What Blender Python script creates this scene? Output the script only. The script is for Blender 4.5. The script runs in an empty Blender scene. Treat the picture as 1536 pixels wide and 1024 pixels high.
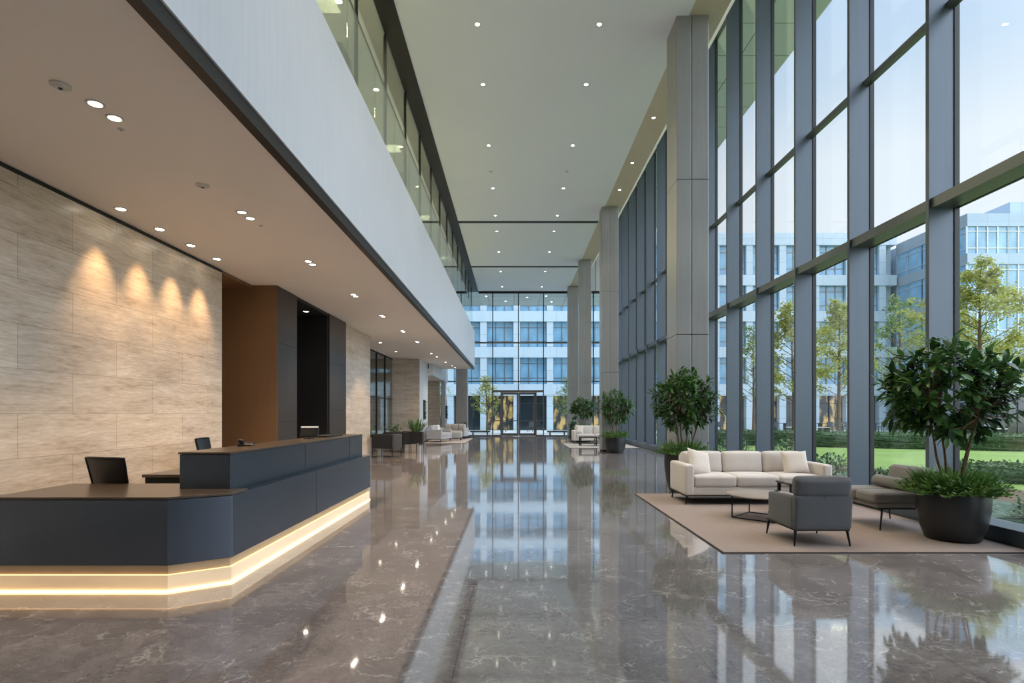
import bpy, bmesh, math, random
from mathutils import Vector, Matrix, Euler
sc = bpy.context.scene
COL = sc.collection
PI = math.pi
R = math.radians

# ------------------------------------------------------------------ materials
def lin(c):
    return tuple(((v/255)/12.92 if v/255 <= .04045 else ((v/255+.055)/1.055)**2.4) for v in c)

class NT:
    def __init__(s, name):
        s.m = bpy.data.materials.new(name); s.m.use_nodes = True
        s.t = s.m.node_tree; s.t.nodes.clear()
        s.out = s.n('ShaderNodeOutputMaterial')
    def n(s, typ, **kw):
        o = s.t.nodes.new(typ)
        for k, v in kw.items(): setattr(o, k, v)
        return o
    def l(s, a, b): s.t.links.new(a, b)
    def coord(s, kind='Object'): return s.n('ShaderNodeTexCoord').outputs[kind]
    def mapping(s, vec, scale=(1,1,1), loc=(0,0,0), rot=(0,0,0)):
        m = s.n('ShaderNodeMapping'); s.l(vec, m.inputs['Vector'])
        m.inputs['Scale'].default_value = scale; m.inputs['Location'].default_value = loc; m.inputs['Rotation'].default_value = rot
        return m.outputs[0]
    def swiz(s, vec, order):
        a = s.n('ShaderNodeSeparateXYZ'); s.l(vec, a.inputs[0])
        b = s.n('ShaderNodeCombineXYZ')
        for i, ch in enumerate(order):
            if ch in 'xyz': s.l(a.outputs['xyz'.index(ch)], b.inputs[i])
        return b.outputs[0]
    def noise(s, vec, scale, detail=4, rough=.5, dist=0):
        o = s.n('ShaderNodeTexNoise'); s.l(vec, o.inputs['Vector'])
        o.inputs['Scale'].default_value = scale; o.inputs['Detail'].default_value = detail
        o.inputs['Roughness'].default_value = rough; o.inputs['Distortion'].default_value = dist
        return o
    def ramp(s, fac, stops):
        o = s.n('ShaderNodeValToRGB'); s.l(fac, o.inputs[0])
        e = o.color_ramp.elements
        while len(e) < len(stops): e.new(.5)
        for i, (p, c) in enumerate(stops):
            e[i].position = p; e[i].color = (*c, 1) if len(c) == 3 else c
        return o.outputs[0]
    def mix(s, fac, a, b, mode='MIX'):
        o = s.n('ShaderNodeMix', data_type='RGBA', blend_type=mode)
        for sock, v in ((o.inputs[0], fac), (o.inputs[6], a), (o.inputs[7], b)):
            if isinstance(v, (int, float)): sock.default_value = v
            elif isinstance(v, tuple): sock.default_value = (*v, 1) if len(v) == 3 else v
            else: s.l(v, sock)
        return o.outputs[2]
    def math(s, op, a, b=None):
        o = s.n('ShaderNodeMath', operation=op)
        for i, v in enumerate((a, b)):
            if v is None: continue
            if isinstance(v, (int, float)): o.inputs[i].default_value = v
            else: s.l(v, o.inputs[i])
        return o.outputs[0]
    def bsdf(s, color, rough=.5, metal=0, spec=.5, ior=1.5, bump=None, bstr=.2, bdist=.01, **kw):
        p = s.n('ShaderNodeBsdfPrincipled')
        for k, v in (('Base Color', color), ('Roughness', rough), ('Metallic', metal), ('Specular IOR Level', spec), ('IOR', ior)):
            if isinstance(v, (int, float)): p.inputs[k].default_value = v
            elif isinstance(v, tuple): p.inputs[k].default_value = (*v, 1)
            else: s.l(v, p.inputs[k])
        for k, v in kw.items():
            k = k.replace('_', ' ')
            if isinstance(v, tuple): p.inputs[k].default_value = (*v, 1)
            else: p.inputs[k].default_value = v
        if bump is not None:
            b = s.n('ShaderNodeBump'); b.inputs['Strength'].default_value = bstr; b.inputs['Distance'].default_value = bdist
            s.l(bump, b.inputs['Height']); s.l(b.outputs[0], p.inputs['Normal'])
        s.l(p.outputs[0], s.out.inputs[0])
        return p

def plain(name, rgb, rough=.5, metal=0, spec=.5, var=.06, nscale=6, **kw):
    """plain surface with a little procedural variation"""
    t = NT(name); c = lin(rgb)
    n = t.noise(t.coord(), nscale, 5)
    col = t.ramp(n.outputs[0], [(.25, tuple(v*(1-var) for v in c)), (.75, tuple(min(1, v*(1+var)) for v in c))])
    t.bsdf(col, rough, metal, spec, **kw)
    return t.m

def fabric(name, rgb, var=.12):
    t = NT(name); c = lin(rgb); v = t.coord()
    w1 = t.n('ShaderNodeTexWave', wave_type='BANDS', bands_direction='DIAGONAL'); t.l(v, w1.inputs[0]); w1.inputs['Scale'].default_value = 160
    n = t.noise(v, 140, 3); n2 = t.noise(v, 4, 3)
    f = t.math('ADD', t.math('MULTIPLY', n.outputs[0], .6), t.math('MULTIPLY', n2.outputs[0], .4))
    col = t.ramp(f, [(.3, tuple(x*(1-var) for x in c)), (.7, tuple(min(1, x*(1+var)) for x in c))])
    t.bsdf(col, .9, 0, .25, bump=w1.outputs[0], bstr=.08, bdist=.002, Sheen_Weight=.25)
    return t.m

def emit(name, rgb, strength):
    t = NT(name); e = t.n('ShaderNodeEmission'); e.inputs[0].default_value = (*rgb, 1); e.inputs[1].default_value = strength
    t.l(e.outputs[0], t.out.inputs[0]); return t.m

def glass(name, tint=(.93, .97, .98), ior=1.5, gain=1.0, rough=0.0):
    t = NT(name)
    tr = t.n('ShaderNodeBsdfTransparent'); tr.inputs[0].default_value = (*tint, 1)
    gl = t.n('ShaderNodeBsdfGlossy'); gl.inputs['Roughness'].default_value = rough; gl.inputs[0].default_value = (.95, .98, 1, 1)
    lw = t.n('ShaderNodeLayerWeight'); lw.inputs[0].default_value = .5
    # Schlick from the absolute facing so both faces of the pane behave alike
    f5 = t.math('POWER', lw.outputs['Facing'], 5.0)
    f0 = ((ior-1)/(ior+1))**2
    fac = t.math('ADD', f0*gain, t.math('MULTIPLY', f5, (1-f0)*.85*min(gain, 1.1)))
    fac = t.math('MINIMUM', fac, .95)
    mx = t.n('ShaderNodeMixShader'); t.l(fac, mx.inputs[0]); t.l(tr.outputs[0], mx.inputs[1]); t.l(gl.outputs[0], mx.inputs[2])
    t.l(mx.outputs[0], t.out.inputs[0]); return t.m

M = {}
def mat_floor():
    t = NT('polished_marble'); v = t.coord()
    warp = t.noise(v, 1.3, 5, .6)
    wv = t.n('ShaderNodeVectorMath', operation='SCALE'); t.l(warp.outputs['Color'], wv.inputs[0]); wv.inputs['Scale'].default_value = .9
    ad = t.n('ShaderNodeVectorMath', operation='ADD'); t.l(v, ad.inputs[0]); t.l(wv.outputs[0], ad.inputs[1])
    wp = t.mapping(ad.outputs[0], (1.1, .8, 1), rot=(0, 0, .5))
    cloud = t.noise(wp, 2.2, 8, .62, .6)
    base = t.ramp(cloud.outputs[0], [(.3, lin((104, 96, 95))), (.5, lin((132, 124, 122))), (.72, lin((162, 154, 152)))])
    fine = t.noise(v, 26, 6, .7, 1.0)
    base = t.mix(.35, base, t.ramp(fine.outputs[0], [(.3, lin((90, 82, 81))), (.7, lin((172, 164, 162)))]))
    vo = t.n('ShaderNodeTexVoronoi', feature='DISTANCE_TO_EDGE'); t.l(t.mapping(ad.outputs[0], (1.0, 1.8, 1), rot=(0, 0, .7)), vo.inputs[0]); vo.inputs['Scale'].default_value = 2.3
    vein = t.ramp(vo.outputs[0], [(0.0, (1, 1, 1)), (.035, (0, 0, 0))])
    brk = t.noise(v, 2.7, 3)
    vm = t.math('MULTIPLY', vein, t.ramp(brk.outputs[0], [(.5, (0, 0, 0)), (.68, (1, 1, 1))]))
    base = t.mix(t.math('MULTIPLY', vm, .52), base, lin((235, 230, 226)))
    vo2 = t.n('ShaderNodeTexVoronoi', feature='DISTANCE_TO_EDGE'); t.l(t.mapping(ad.outputs[0], (2.0, 1.3, 1), rot=(0, 0, -.4)), vo2.inputs[0]); vo2.inputs['Scale'].default_value = 6
    v2 = t.ramp(vo2.outputs[0], [(0.0, (1, 1, 1)), (.05, (0, 0, 0))])
    b2 = t.noise(v, 5.1, 3)
    v2 = t.math('MULTIPLY', v2, t.ramp(b2.outputs[0], [(.52, (0, 0, 0)), (.7, (1, 1, 1))]))
    base = t.mix(t.math('MULTIPLY', v2, .6), base, lin((232, 226, 222)))
    br = t.n('ShaderNodeTexBrick', offset=.0); t.l(t.mapping(v, (1, 1, 1), loc=(.35, .4, 0)), br.inputs['Vector'])
    br.inputs['Scale'].default_value = 1; br.inputs['Brick Width'].default_value = 1.5; br.inputs['Row Height'].default_value = 1.5
    br.inputs['Mortar Size'].default_value = .004; br.inputs['Mortar Smooth'].default_value = .2
    br.inputs['Color1'].default_value = (.93, .93, .93, 1); br.inputs['Color2'].default_value = (1.06, 1.06, 1.06, 1); br.inputs['Mortar'].default_value = (.62, .62, .62, 1)
    base = t.mix(1, base, br.outputs['Color'], 'MULTIPLY')
    rn = t.noise(v, 9, 4)
    rough = t.n('ShaderNodeMapRange'); t.l(rn.outputs[0], rough.inputs[0]); rough.inputs[3].default_value = .03; rough.inputs[4].default_value = .07
    p = t.bsdf(base, .6, 0, .0)
    gl = t.n('ShaderNodeBsdfGlossy'); gl.inputs[0].default_value = (1, 1, 1, 1); t.l(rough.outputs[0], gl.inputs['Roughness'])
    bm = t.n('ShaderNodeBump'); bm.inputs['Strength'].default_value = .012; bm.inputs['Distance'].default_value = .05
    t.l(warp.outputs[0], bm.inputs['Height']); t.l(bm.outputs[0], gl.inputs['Normal'])
    lw = t.n('ShaderNodeLayerWeight'); lw.inputs[0].default_value = .5
    fac = t.math('ADD', FLOOR_F0, t.math('MULTIPLY', t.math('POWER', lw.outputs['Facing'], 2.2), FLOOR_F1))
    mx = t.n('ShaderNodeMixShader'); t.l(fac, mx.inputs[0]); t.l(p.outputs[0], mx.inputs[1]); t.l(gl.outputs[0], mx.inputs[2])
    t.l(mx.outputs[0], t.out.inputs[0])
    return t.m
FLOOR_F0, FLOOR_F1 = .09, .72   # polish: mirror share head-on, and what it gains towards grazing

def mat_travertine():
    t = NT('travertine'); v = t.coord()
    p = t.n('ShaderNodeVectorMath', operation='ADD')
    # use y+x along the wall and z up so that every vertical face reads
    s = t.n('ShaderNodeSeparateXYZ'); t.l(v, s.inputs[0])
    u = t.math('ADD', s.outputs[0], s.outputs[1])
    c = t.n('ShaderNodeCombineXYZ'); t.l(u, c.inputs[0]); t.l(s.outputs[2], c.inputs[1])
    uv = c.outputs[0]
    wob = t.noise(t.mapping(uv, (.5, .9, 1)), 1.0, 2)
    ws = t.n('ShaderNodeVectorMath', operation='SCALE'); t.l(wob.outputs['Color'], ws.inputs[0]); ws.inputs['Scale'].default_value = .06
    ad = t.n('ShaderNodeVectorMath', operation='ADD'); t.l(uv, ad.inputs[0]); t.l(ws.outputs[0], ad.inputs[1])
    b1 = t.noise(t.mapping(ad.outputs[0], (.5, 3.4, 1)), 2.0, 5, .55)
    b2 = t.noise(t.mapping(ad.outputs[0], (2.6, 17, 1)), 2.0, 7, .62)
    bf = t.math('ADD', t.math('MULTIPLY', b1.outputs[0], .5), t.math('MULTIPLY', b2.outputs[0], .5))
    col = t.ramp(bf, [(.33, lin((152, 134, 114))), (.45, lin((180, 165, 147))), (.56, lin((194, 181, 165))), (.68, lin((212, 202, 188)))])
    br = t.n('ShaderNodeTexBrick', offset=.5); t.l(uv, br.inputs['Vector'])
    br.inputs['Scale'].default_value = 1; br.inputs['Brick Width'].default_value = 1.56; br.inputs['Row Height'].default_value = .5
    br.inputs['Mortar Size'].default_value = .003; br.inputs['Mortar Smooth'].default_value = .1
    br.inputs['Color1'].default_value = (.9, .9, .9, 1); br.inputs['Color2'].default_value = (1.05, 1.04, 1.03, 1); br.inputs['Mortar'].default_value = (.5, .47, .44, 1)
    col = t.mix(1, col, br.outputs['Color'], 'MULTIPLY')
    pits = t.noise(t.mapping(ad.outputs[0], (7, 34, 1)), 2.2, 6, .7)
    pm = t.ramp(pits.outputs[0], [(.3, (1, 1, 1)), (.37, (0, 0, 0))])
    col = t.mix(t.math('MULTIPLY', pm, .55), col, lin((108, 90, 70)))
    t.bsdf(col, .3, 0, .4, bump=pits.outputs[0], bstr=.1, bdist=.004)
    return t.m

def mat_streak(name, rgb, rough, metal=0, spec=.5, var=.1, scale=(9, 9, .25)):
    """vertical brushed / plaster streaks"""
    t = NT(name); c = lin(rgb); v = t.coord()
    n = t.noise(t.mapping(v, scale), 3, 6, .6)
    n2 = t.noise(v, .8, 3)
    f = t.math('ADD', t.math('MULTIPLY', n.outputs[0], .55), t.math('MULTIPLY', n2.outputs[0], .45))
    col = t.ramp(f, [(.33, tuple(x*(1-var) for x in c)), (.67, tuple(min(1, x*(1+var)) for x in c))])
    t.bsdf(col, rough, metal, spec); return t.m

def mat_leaf(name, dark, light, trans=.25, rough=.35):
    t = NT(name); v = t.coord()
    n = t.noise(v, 7, 3)
    gi = t.n('ShaderNodeNewGeometry')
    f = t.math('ADD', t.math('MULTIPLY', n.outputs[0], .5), t.math('MULTIPLY', gi.outputs['Random Per Island'], .5))
    col = t.ramp(f, [(.25, lin(dark)), (.8, lin(light))])
    p = t.bsdf(col, rough, 0, .5)
    tl = t.n('ShaderNodeBsdfTranslucent'); t.l(col, tl.inputs[0])
    mx = t.n('ShaderNodeMixShader'); mx.inputs[0].default_value = trans
    t.l(p.outputs[0], mx.inputs[1]); t.l(tl.outputs[0], mx.inputs[2]); t.l(mx.outputs[0], t.out.inputs[0])
    return t.m

def mat_ground(name, a, b, scale, rough=.95, fine=60):
    t = NT(name); v = t.coord()
    n = t.noise(v, scale, 6, .65); n2 = t.noise(v, fine, 3)
    f = t.math('ADD', t.math('MULTIPLY', n.outputs[0], .6), t.math('MULTIPLY', n2.outputs[0], .4))
    col = t.ramp(f, [(.3, lin(a)), (.7, lin(b))])
    t.bsdf(col, rough, 0, .2, bump=n2.outputs[0], bstr=.5, bdist=.03); return t.m

def mat_panels(name, rgb, w, h, gap, joint, rough=.5, order='xz', var=.04):
    t = NT(name); v = t.coord(); c = lin(rgb)
    br = t.n('ShaderNodeTexBrick', offset=0); t.l(t.swiz(v, order), br.inputs['Vector'])
    br.inputs['Scale'].default_value = 1; br.inputs['Brick Width'].default_value = w; br.inputs['Row Height'].default_value = h
    br.inputs['Mortar Size'].default_value = gap; br.inputs['Mortar Smooth'].default_value = .1
    br.inputs['Color1'].default_value = (*[x*(1-var) for x in c], 1); br.inputs['Color2'].default_value = (*[min(1, x*(1+var)) for x in c], 1)
    br.inputs['Mortar'].default_value = (*lin(joint), 1)
    t.bsdf(br.outputs['Color'], rough, 0, .4); return t.m

def mat_rug(name, rgb):
    t = NT(name); v = t.coord(); c = lin(rgb)
    n = t.noise(t.mapping(v, (3, 14, 3)), 5, 6, .7); n2 = t.noise(v, 220, 2)
    f = t.math('ADD', t.math('MULTIPLY', n.outputs[0], .6), t.math('MULTIPLY', n2.outputs[0], .4))
    col = t.ramp(f, [(.3, tuple(x*.82 for x in c)), (.7, tuple(min(1, x*1.15) for x in c))])
    t.bsdf(col, .95, 0, .15, bump=n2.outputs[0], bstr=.4, bdist=.004); return t.m

M['floor'] = mat_floor()
M['trav'] = mat_travertine()
M['ceil'] = plain('white_ceiling_paint', (224, 229, 240), .75, var=.015, nscale=.7)
M['ceil_low'] = plain('warm_ceiling_paint', (224, 216, 208), .75, var=.015, nscale=.7)
M['soffit_edge'] = plain('perimeter_soffit', (196, 184, 168), .6, var=.03)
M['fascia'] = mat_streak('white_plaster_fascia', (196, 198, 205), .4, var=.05, scale=(6, 6, .35))
M['darkbeam'] = plain('dark_bronze_beam', (42, 39, 36), .45, metal=.4)
M['black'] = plain('black_void_paint', (12, 12, 13), .6)
M['slot'] = plain('slot_black', (24, 25, 26), .6)
M['column'] = mat_streak('column_cladding', (150, 149, 147), .38, metal=.35, var=.1)
M['fin'] = mat_streak('fin_metal', (88, 97, 106), .38, metal=.45, var=.05)
M['gasket'] = plain('black_gasket', (20, 22, 25), .5)
M['transom'] = mat_streak('transom_metal', (104, 108, 110), .4, metal=.5, var=.06)
M['glass'] = glass('clear_glass', (.965, .985, .99))
M['glass_back'] = glass('entrance_glass', (.93, .975, .985))
M['glass_green'] = glass('green_edge_glass', (.90, .93, .88), gain=1.5)
M['glass_smoke'] = glass('smoked_glass', (.62, .66, .66), gain=2.6)
M['bronze'] = mat_streak('dark_bronze_panel', (58, 50, 44), .38, metal=.35, var=.12)
M['brown'] = mat_streak('brown_panel', (110, 82, 58), .5, metal=.1, var=.1)
M['desk'] = mat_streak('desk_graphite', (88, 95, 105), .25, metal=.85, var=.05)
M['desktop'] = mat_streak('desk_top_bronze', (92, 79, 66), .28, metal=.5, var=.06)
M['plinth'] = None
M['wallbehind'] = plain('dark_rear_wall', (74, 70, 66), .6)
M['wallgrey'] = plain('grey_wall_paint', (150, 146, 140), .7)
M['olive'] = plain('office_wall_paint', (196, 186, 140), .8)
M['cream'] = fabric('cream_upholstery', (200, 191, 184))
M['pillow'] = fabric('ivory_pillow', (206, 195, 184))
M['greyfab'] = fabric('charcoal_upholstery', (82, 83, 86))
M['greyfab2'] = fabric('taupe_grey_upholstery', (116, 112, 109))
M['ltgrey'] = fabric('light_grey_upholstery', (172, 171, 170))
M['blackfab'] = fabric('black_upholstery', (36, 36, 38))
M['legs'] = plain('blackened_steel', (26, 26, 27), .4, metal=.6)
M['tabletop'] = plain('taupe_stone_top', (150, 140, 132), .3)
M['darktop'] = plain('dark_glass_top', (44, 46, 48), .12)
M['rug'] = mat_rug('sand_rug', (150, 135, 127))
M['rug2'] = mat_rug('pale_rug', (182, 174, 166))
M['rugedge'] = plain('dark_rug_binding', (56, 48, 44), .8)
M['pot'] = plain('matt_black_pot', (30, 31, 33), .42, var=.1)
M['soil'] = mat_ground('potting_soil', (40, 30, 24), (62, 48, 38), 20)
M['bark'] = mat_ground('bark', (92, 74, 56), (128, 106, 84), 14)
M['leaf'] = mat_leaf('indoor_leaf', (34, 62, 32), (84, 124, 62), .25, .32)
M['leaf2'] = mat_leaf('indoor_leaf_mid', (44, 74, 44), (98, 136, 78), .22, .35)
M['tuft'] = mat_leaf('tuft_leaf', (52, 88, 34), (120, 160, 70), .25, .45)
M['treeleaf'] = mat_leaf('tree_leaf', (136, 140, 54), (196, 194, 96), .45, .5)
M['treeleaf2'] = mat_leaf('tree_leaf_green', (86, 112, 56), (150, 168, 92), .45, .5)
M['hedge'] = mat_leaf('hedge_leaf', (42, 70, 42), (104, 136, 74), .2, .5)
M['lawn'] = mat_ground('lawn_grass', (102, 126, 62), (144, 164, 88), .5, fine=30)
M['paving'] = mat_panels('pale_paving', (206, 204, 200), .9, .9, .01, (150, 148, 146), .8, 'xy')
M['mulch'] = mat_ground('planting_bed', (84, 70, 56), (132, 112, 88), 3)
M['gravelbed'] = mat_ground('ground_cover', (66, 84, 72), (120, 134, 116), 6)
M['facade'] = mat_panels('facade_panel', (188, 203, 214), 3.05, 1.1, .012, (150, 160, 168), .5, 'xz')
M['facade2'] = mat_panels('facade_panel_wing', (168, 186, 202), 1.6, 1.1, .012, (140, 152, 162), .45, 'xz')
M['bwin'] = None
M['soffit_out'] = mat_panels('outer_soffit', (200, 204, 206), 1.8, 1.5, .015, (84, 90, 94), .5, 'xy')
M['white_metal'] = plain('white_metal', (222, 222, 220), .4)
M['grey_metal'] = plain('grey_metal', (120, 122, 124), .4, metal=.5)
M['doorframe'] = plain('door_frame_bronze', (104, 98, 94), .4, metal=.4)
M['patio'] = plain('patio_dark', (58, 64, 70), .5)
M['screen'] = plain('screen_plastic', (18, 19, 21), .3)
M['screen_face'] = plain('screen_grey', (96, 104, 110), .3)
M['ring'] = plain('downlight_ring', (190, 186, 180), .4)
M['lamp'] = emit('downlight_lens', (1, .88, .70), 14)
M['lamp_w'] = emit('atrium_downlight_lens', (1, .93, .82), 9)
M['strip'] = emit('warm_led_strip', (1, .62, .26), 4.2)
M['recess'] = plain('warm_lit_recess_tan', (186, 158, 122), .5)  # warm LED light on the desk recess, put into a tan base colour
M['strip_soft'] = emit('soft_led_strip', (1, .62, .26), 1.8)
M['chrome'] = plain('steel_handle', (150, 150, 150), .25, metal=.9)

def mat_bwin(name, rgb, rough, warm=None):
    t = NT(name); c = lin(rgb); v = t.coord()
    n = t.noise(t.mapping(v, (.5, .5, .35)), 1.3, 3)
    col = t.ramp(n.outputs[0], [(.3, tuple(x*.7 for x in c)), (.7, tuple(min(1, x*1.25) for x in c))])
    t.bsdf(col, rough, .0, .5, ior=1.6); return t.m
M['bwin'] = mat_bwin('building_glass', (126, 168, 196), .15)
M['bwin_low'] = mat_bwin('building_glass_ground', (44, 54, 60), .1)
def mat_lit():
    t = NT('lit_ground_window'); v = t.coord()
    w = t.noise(t.mapping(v, (1.6, 1.6, .55)), 1.3, 4)
    f = t.ramp(w.outputs[0], [(.48, (.015, .018, .018)), (.62, (.9, .62, .22))])
    p = t.bsdf((.04, .045, .05), .1, 0, .5)
    t.l(f, p.inputs['Emission Color']); p.inputs['Emission Strength'].default_value = .55
    return t.m
M['bwin_lit'] = mat_lit()
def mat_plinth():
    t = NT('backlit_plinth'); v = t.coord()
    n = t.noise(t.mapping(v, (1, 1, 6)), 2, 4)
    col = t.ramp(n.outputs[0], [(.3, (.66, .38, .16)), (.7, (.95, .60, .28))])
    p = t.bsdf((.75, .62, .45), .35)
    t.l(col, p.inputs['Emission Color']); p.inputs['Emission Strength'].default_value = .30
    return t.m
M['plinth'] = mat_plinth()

# ------------------------------------------------------------------ mesh building
class MB:
    def __init__(s): s.v = []; s.f = []
    def add(s, vs, fs):
        b = len(s.v); s.v.extend(vs); s.f.extend([tuple(i+b for i in f) for f in fs]); return s
    def box(s, x0, x1, y0, y1, z0, z1):
        x0, x1 = min(x0, x1), max(x0, x1); y0, y1 = min(y0, y1), max(y0, y1); z0, z1 = min(z0, z1), max(z0, z1)
        vs = [(x, y, z) for z in (z0, z1) for y in (y0, y1) for x in (x0, x1)]
        return s.add(vs, [(0, 2, 3, 1), (4, 5, 7, 6), (0, 1, 5, 4), (2, 6, 7, 3), (0, 4, 6, 2), (1, 3, 7, 5)])
    def prism(s, poly, z0, z1):
        n = len(poly); vs = [(x, y, z0) for x, y in poly] + [(x, y, z1) for x, y in poly]
        fs = [tuple(range(n-1, -1, -1)), tuple(range(n, 2*n))] + [(i, (i+1) % n, n+(i+1) % n, n+i) for i in range(n)]
        return s.add(vs, fs)
    def prism_y(s, poly, y0, y1):
        """polygon in x,z extruded along y"""
        n = len(poly); vs = [(x, y0, z) for x, z in poly] + [(x, y1, z) for x, z in poly]
        fs = [tuple(range(n)), tuple(range(2*n-1, n-1, -1))] + [((i+1) % n, i, n+i, n+(i+1) % n) for i in range(n)]
        return s.add(vs, fs)
    def prism_x(s, poly, x0, x1):
        n = len(poly); vs = [(x0, y, z) for y, z in poly] + [(x1, y, z) for y, z in poly]
        fs = [tuple(range(n-1, -1, -1)), tuple(range(n, 2*n))] + [(i, (i+1) % n, n+(i+1) % n, n+i) for i in range(n)]
        return s.add(vs, fs)
    def lathe(s, prof, n=32, c=(0, 0)):
        vs = []; fs = []; m = len(prof)
        for i in range(n):
            a = 2*PI*i/n
            for r, z in prof: vs.append((c[0]+r*math.cos(a), c[1]+r*math.sin(a), z))
        for i in range(n):
            j = (i+1) % n
            for k in range(m-1): fs.append((i*m+k, j*m+k, j*m+k+1, i*m+k+1))
        b = len(vs)
        if prof[0][0] > 1e-6:
            vs.append((c[0], c[1], prof[0][1])); fs += [(b, ((i+1) % n)*m, i*m) for i in range(n)]; b += 1
        if prof[-1][0] > 1e-6:
            vs.append((c[0], c[1], prof[-1][1])); fs += [(b, i*m+m-1, ((i+1) % n)*m+m-1) for i in range(n)]
        return s.add(vs, fs)
    def tube(s, pts, rad, n=7):
        pts = [Vector(p) for p in pts]; rad = rad if hasattr(rad, '__len__') else [rad]*len(pts)
        vs = []; fs = []; up = None
        for i, p in enumerate(pts):
            d = (pts[min(i+1, len(pts)-1)]-pts[max(i-1, 0)]).normalized()
            if up is None: up = d.orthogonal().normalized()
            up = (up-d*up.dot(d)); up = up.normalized() if up.length > 1e-6 else d.orthogonal().normalized()
            w = d.cross(up)
            for k in range(n):
                a = 2*PI*k/n; q = p+(up*math.cos(a)+w*math.sin(a))*rad[i]; vs.append(tuple(q))
        m = len(pts)
        for i in range(m-1):
            for k in range(n): fs.append((i*n+k, i*n+(k+1) % n, (i+1)*n+(k+1) % n, (i+1)*n+k))
        fs.append(tuple(range(n-1, -1, -1))); fs.append(tuple(range((m-1)*n, m*n)))
        return s.add(vs, fs)
    def sbox(s, x0, x1, y0, y1, z0, z1, r=.03, bulge=(0, 0, 0), seg=3, inner=5):
        """soft box: rounded edges of radius r, faces bulged by bulge along each axis"""
        C = Vector(((x0+x1)/2, (y0+y1)/2, (z0+z1)/2)); H = [abs(x1-x0)/2, abs(y1-y0)/2, abs(z1-z0)/2]
        r = min(r, min(H)*.98)
        def axis(h):
            a = [-h+r*i/seg for i in range(seg)]
            b = [-(h-r)+2*(h-r)*i/inner for i in range(inner+1)]
            return a+b+[-x for x in reversed(a)]
        A = [axis(h) for h in H]
        idx = {}; vs = []; fs = []
        def vert(p):
            k = tuple(round(c, 6) for c in p)
            if k in idx: return idx[k]
            q = Vector(p); cl = Vector([max(-(H[i]-r), min(H[i]-r, q[i])) for i in range(3)])
            d = q-cl
            if d.length > 1e-9: q = cl+d.normalized()*r
            u = [max(-1, min(1, p[i]/H[i])) for i in range(3)]
            out = q.copy()
            for i in range(3):
                if bulge[i]:
                    j, k2 = (i+1) % 3, (i+2) % 3
                    out[i] += bulge[i]*(1-u[j]**4)*(1-u[k2]**4)*(q[i]/H[i])
            idx[k] = len(vs); vs.append(tuple(out+C)); return idx[k]
        for ax in range(3):
            j, k = (ax+1) % 3, (ax+2) % 3
            for sg in (-1, 1):
                for a in range(len(A[j])-1):
                    for b in range(len(A[k])-1):
                        q = []
                        for (aa, bb) in ((a, b), (a+1, b), (a+1, b+1), (a, b+1)):
                            p = [0, 0, 0]; p[ax] = sg*H[ax]; p[j] = A[j][aa]; p[k] = A[k][bb]; q.append(vert(p))
                        fs.append(tuple(q) if sg > 0 else tuple(reversed(q)))
        return s.add(vs, fs)
    def leaf(s, p, d, nrm, L, W, droop=.2, fold=.15):
        d = d.normalized(); side = d.cross(nrm)
        side = side.normalized() if side.length > 1e-5 else d.orthogonal().normalized()
        up = side.cross(d).normalized()
        vs = []
        for t, w in ((0, .12), (.3, .85), (.62, .95), (.86, .5)):
            c = p+d*(L*t)-up*(droop*L*t*t)
            vs += [tuple(c-side*(W*w*.5)+up*(fold*W*w*.5)), tuple(c), tuple(c+side*(W*w*.5)+up*(fold*W*w*.5))]
        vs.append(tuple(p+d*L-up*(droop*L)))
        fs = []
        for i in range(3):
            b = i*3; fs += [(b, b+1, b+4, b+3), (b+1, b+2, b+5, b+4)]
        fs += [(9, 10, 12), (10, 11, 12)]
        return s.add(vs, fs)
    def quadleaf(s, p, d, side, L, W):
        return s.add([tuple(p), tuple(p+d*L*.5+side*W*.5), tuple(p+d*L), tuple(p+d*L*.5-side*W*.5)], [(0, 1, 2, 3)])
    def xform(s, mat):
        s.v = [tuple(mat @ Vector(p)) for p in s.v]; return s
    def build(s, name, mat, parent=None, smooth=False, bevel=0, seg=2, loc=None, angle=40):
        me = bpy.data.meshes.new(name); me.from_pydata(s.v, [], s.f); me.update()
        if mat is not None: me.materials.append(mat)
        if smooth:
            me.polygons.foreach_set('use_smooth', [True]*len(me.polygons))
            if angle: me.set_sharp_from_angle(angle=R(angle))
        o = bpy.data.objects.new(name, me); COL.objects.link(o)
        if parent is not None: o.parent = parent
        if loc is not None: o.location = loc
        if bevel:
            b = o.modifiers.new('bevel', 'BEVEL'); b.width = bevel; b.segments = seg; b.limit_method = 'ANGLE'; b.angle_limit = R(35)
        return o

def Box(name, mat, x0, x1, y0, y1, z0, z1, parent=None, bevel=0):
    return MB().box(x0, x1, y0, y1, z0, z1).build(name, mat, parent, bevel=bevel)

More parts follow.
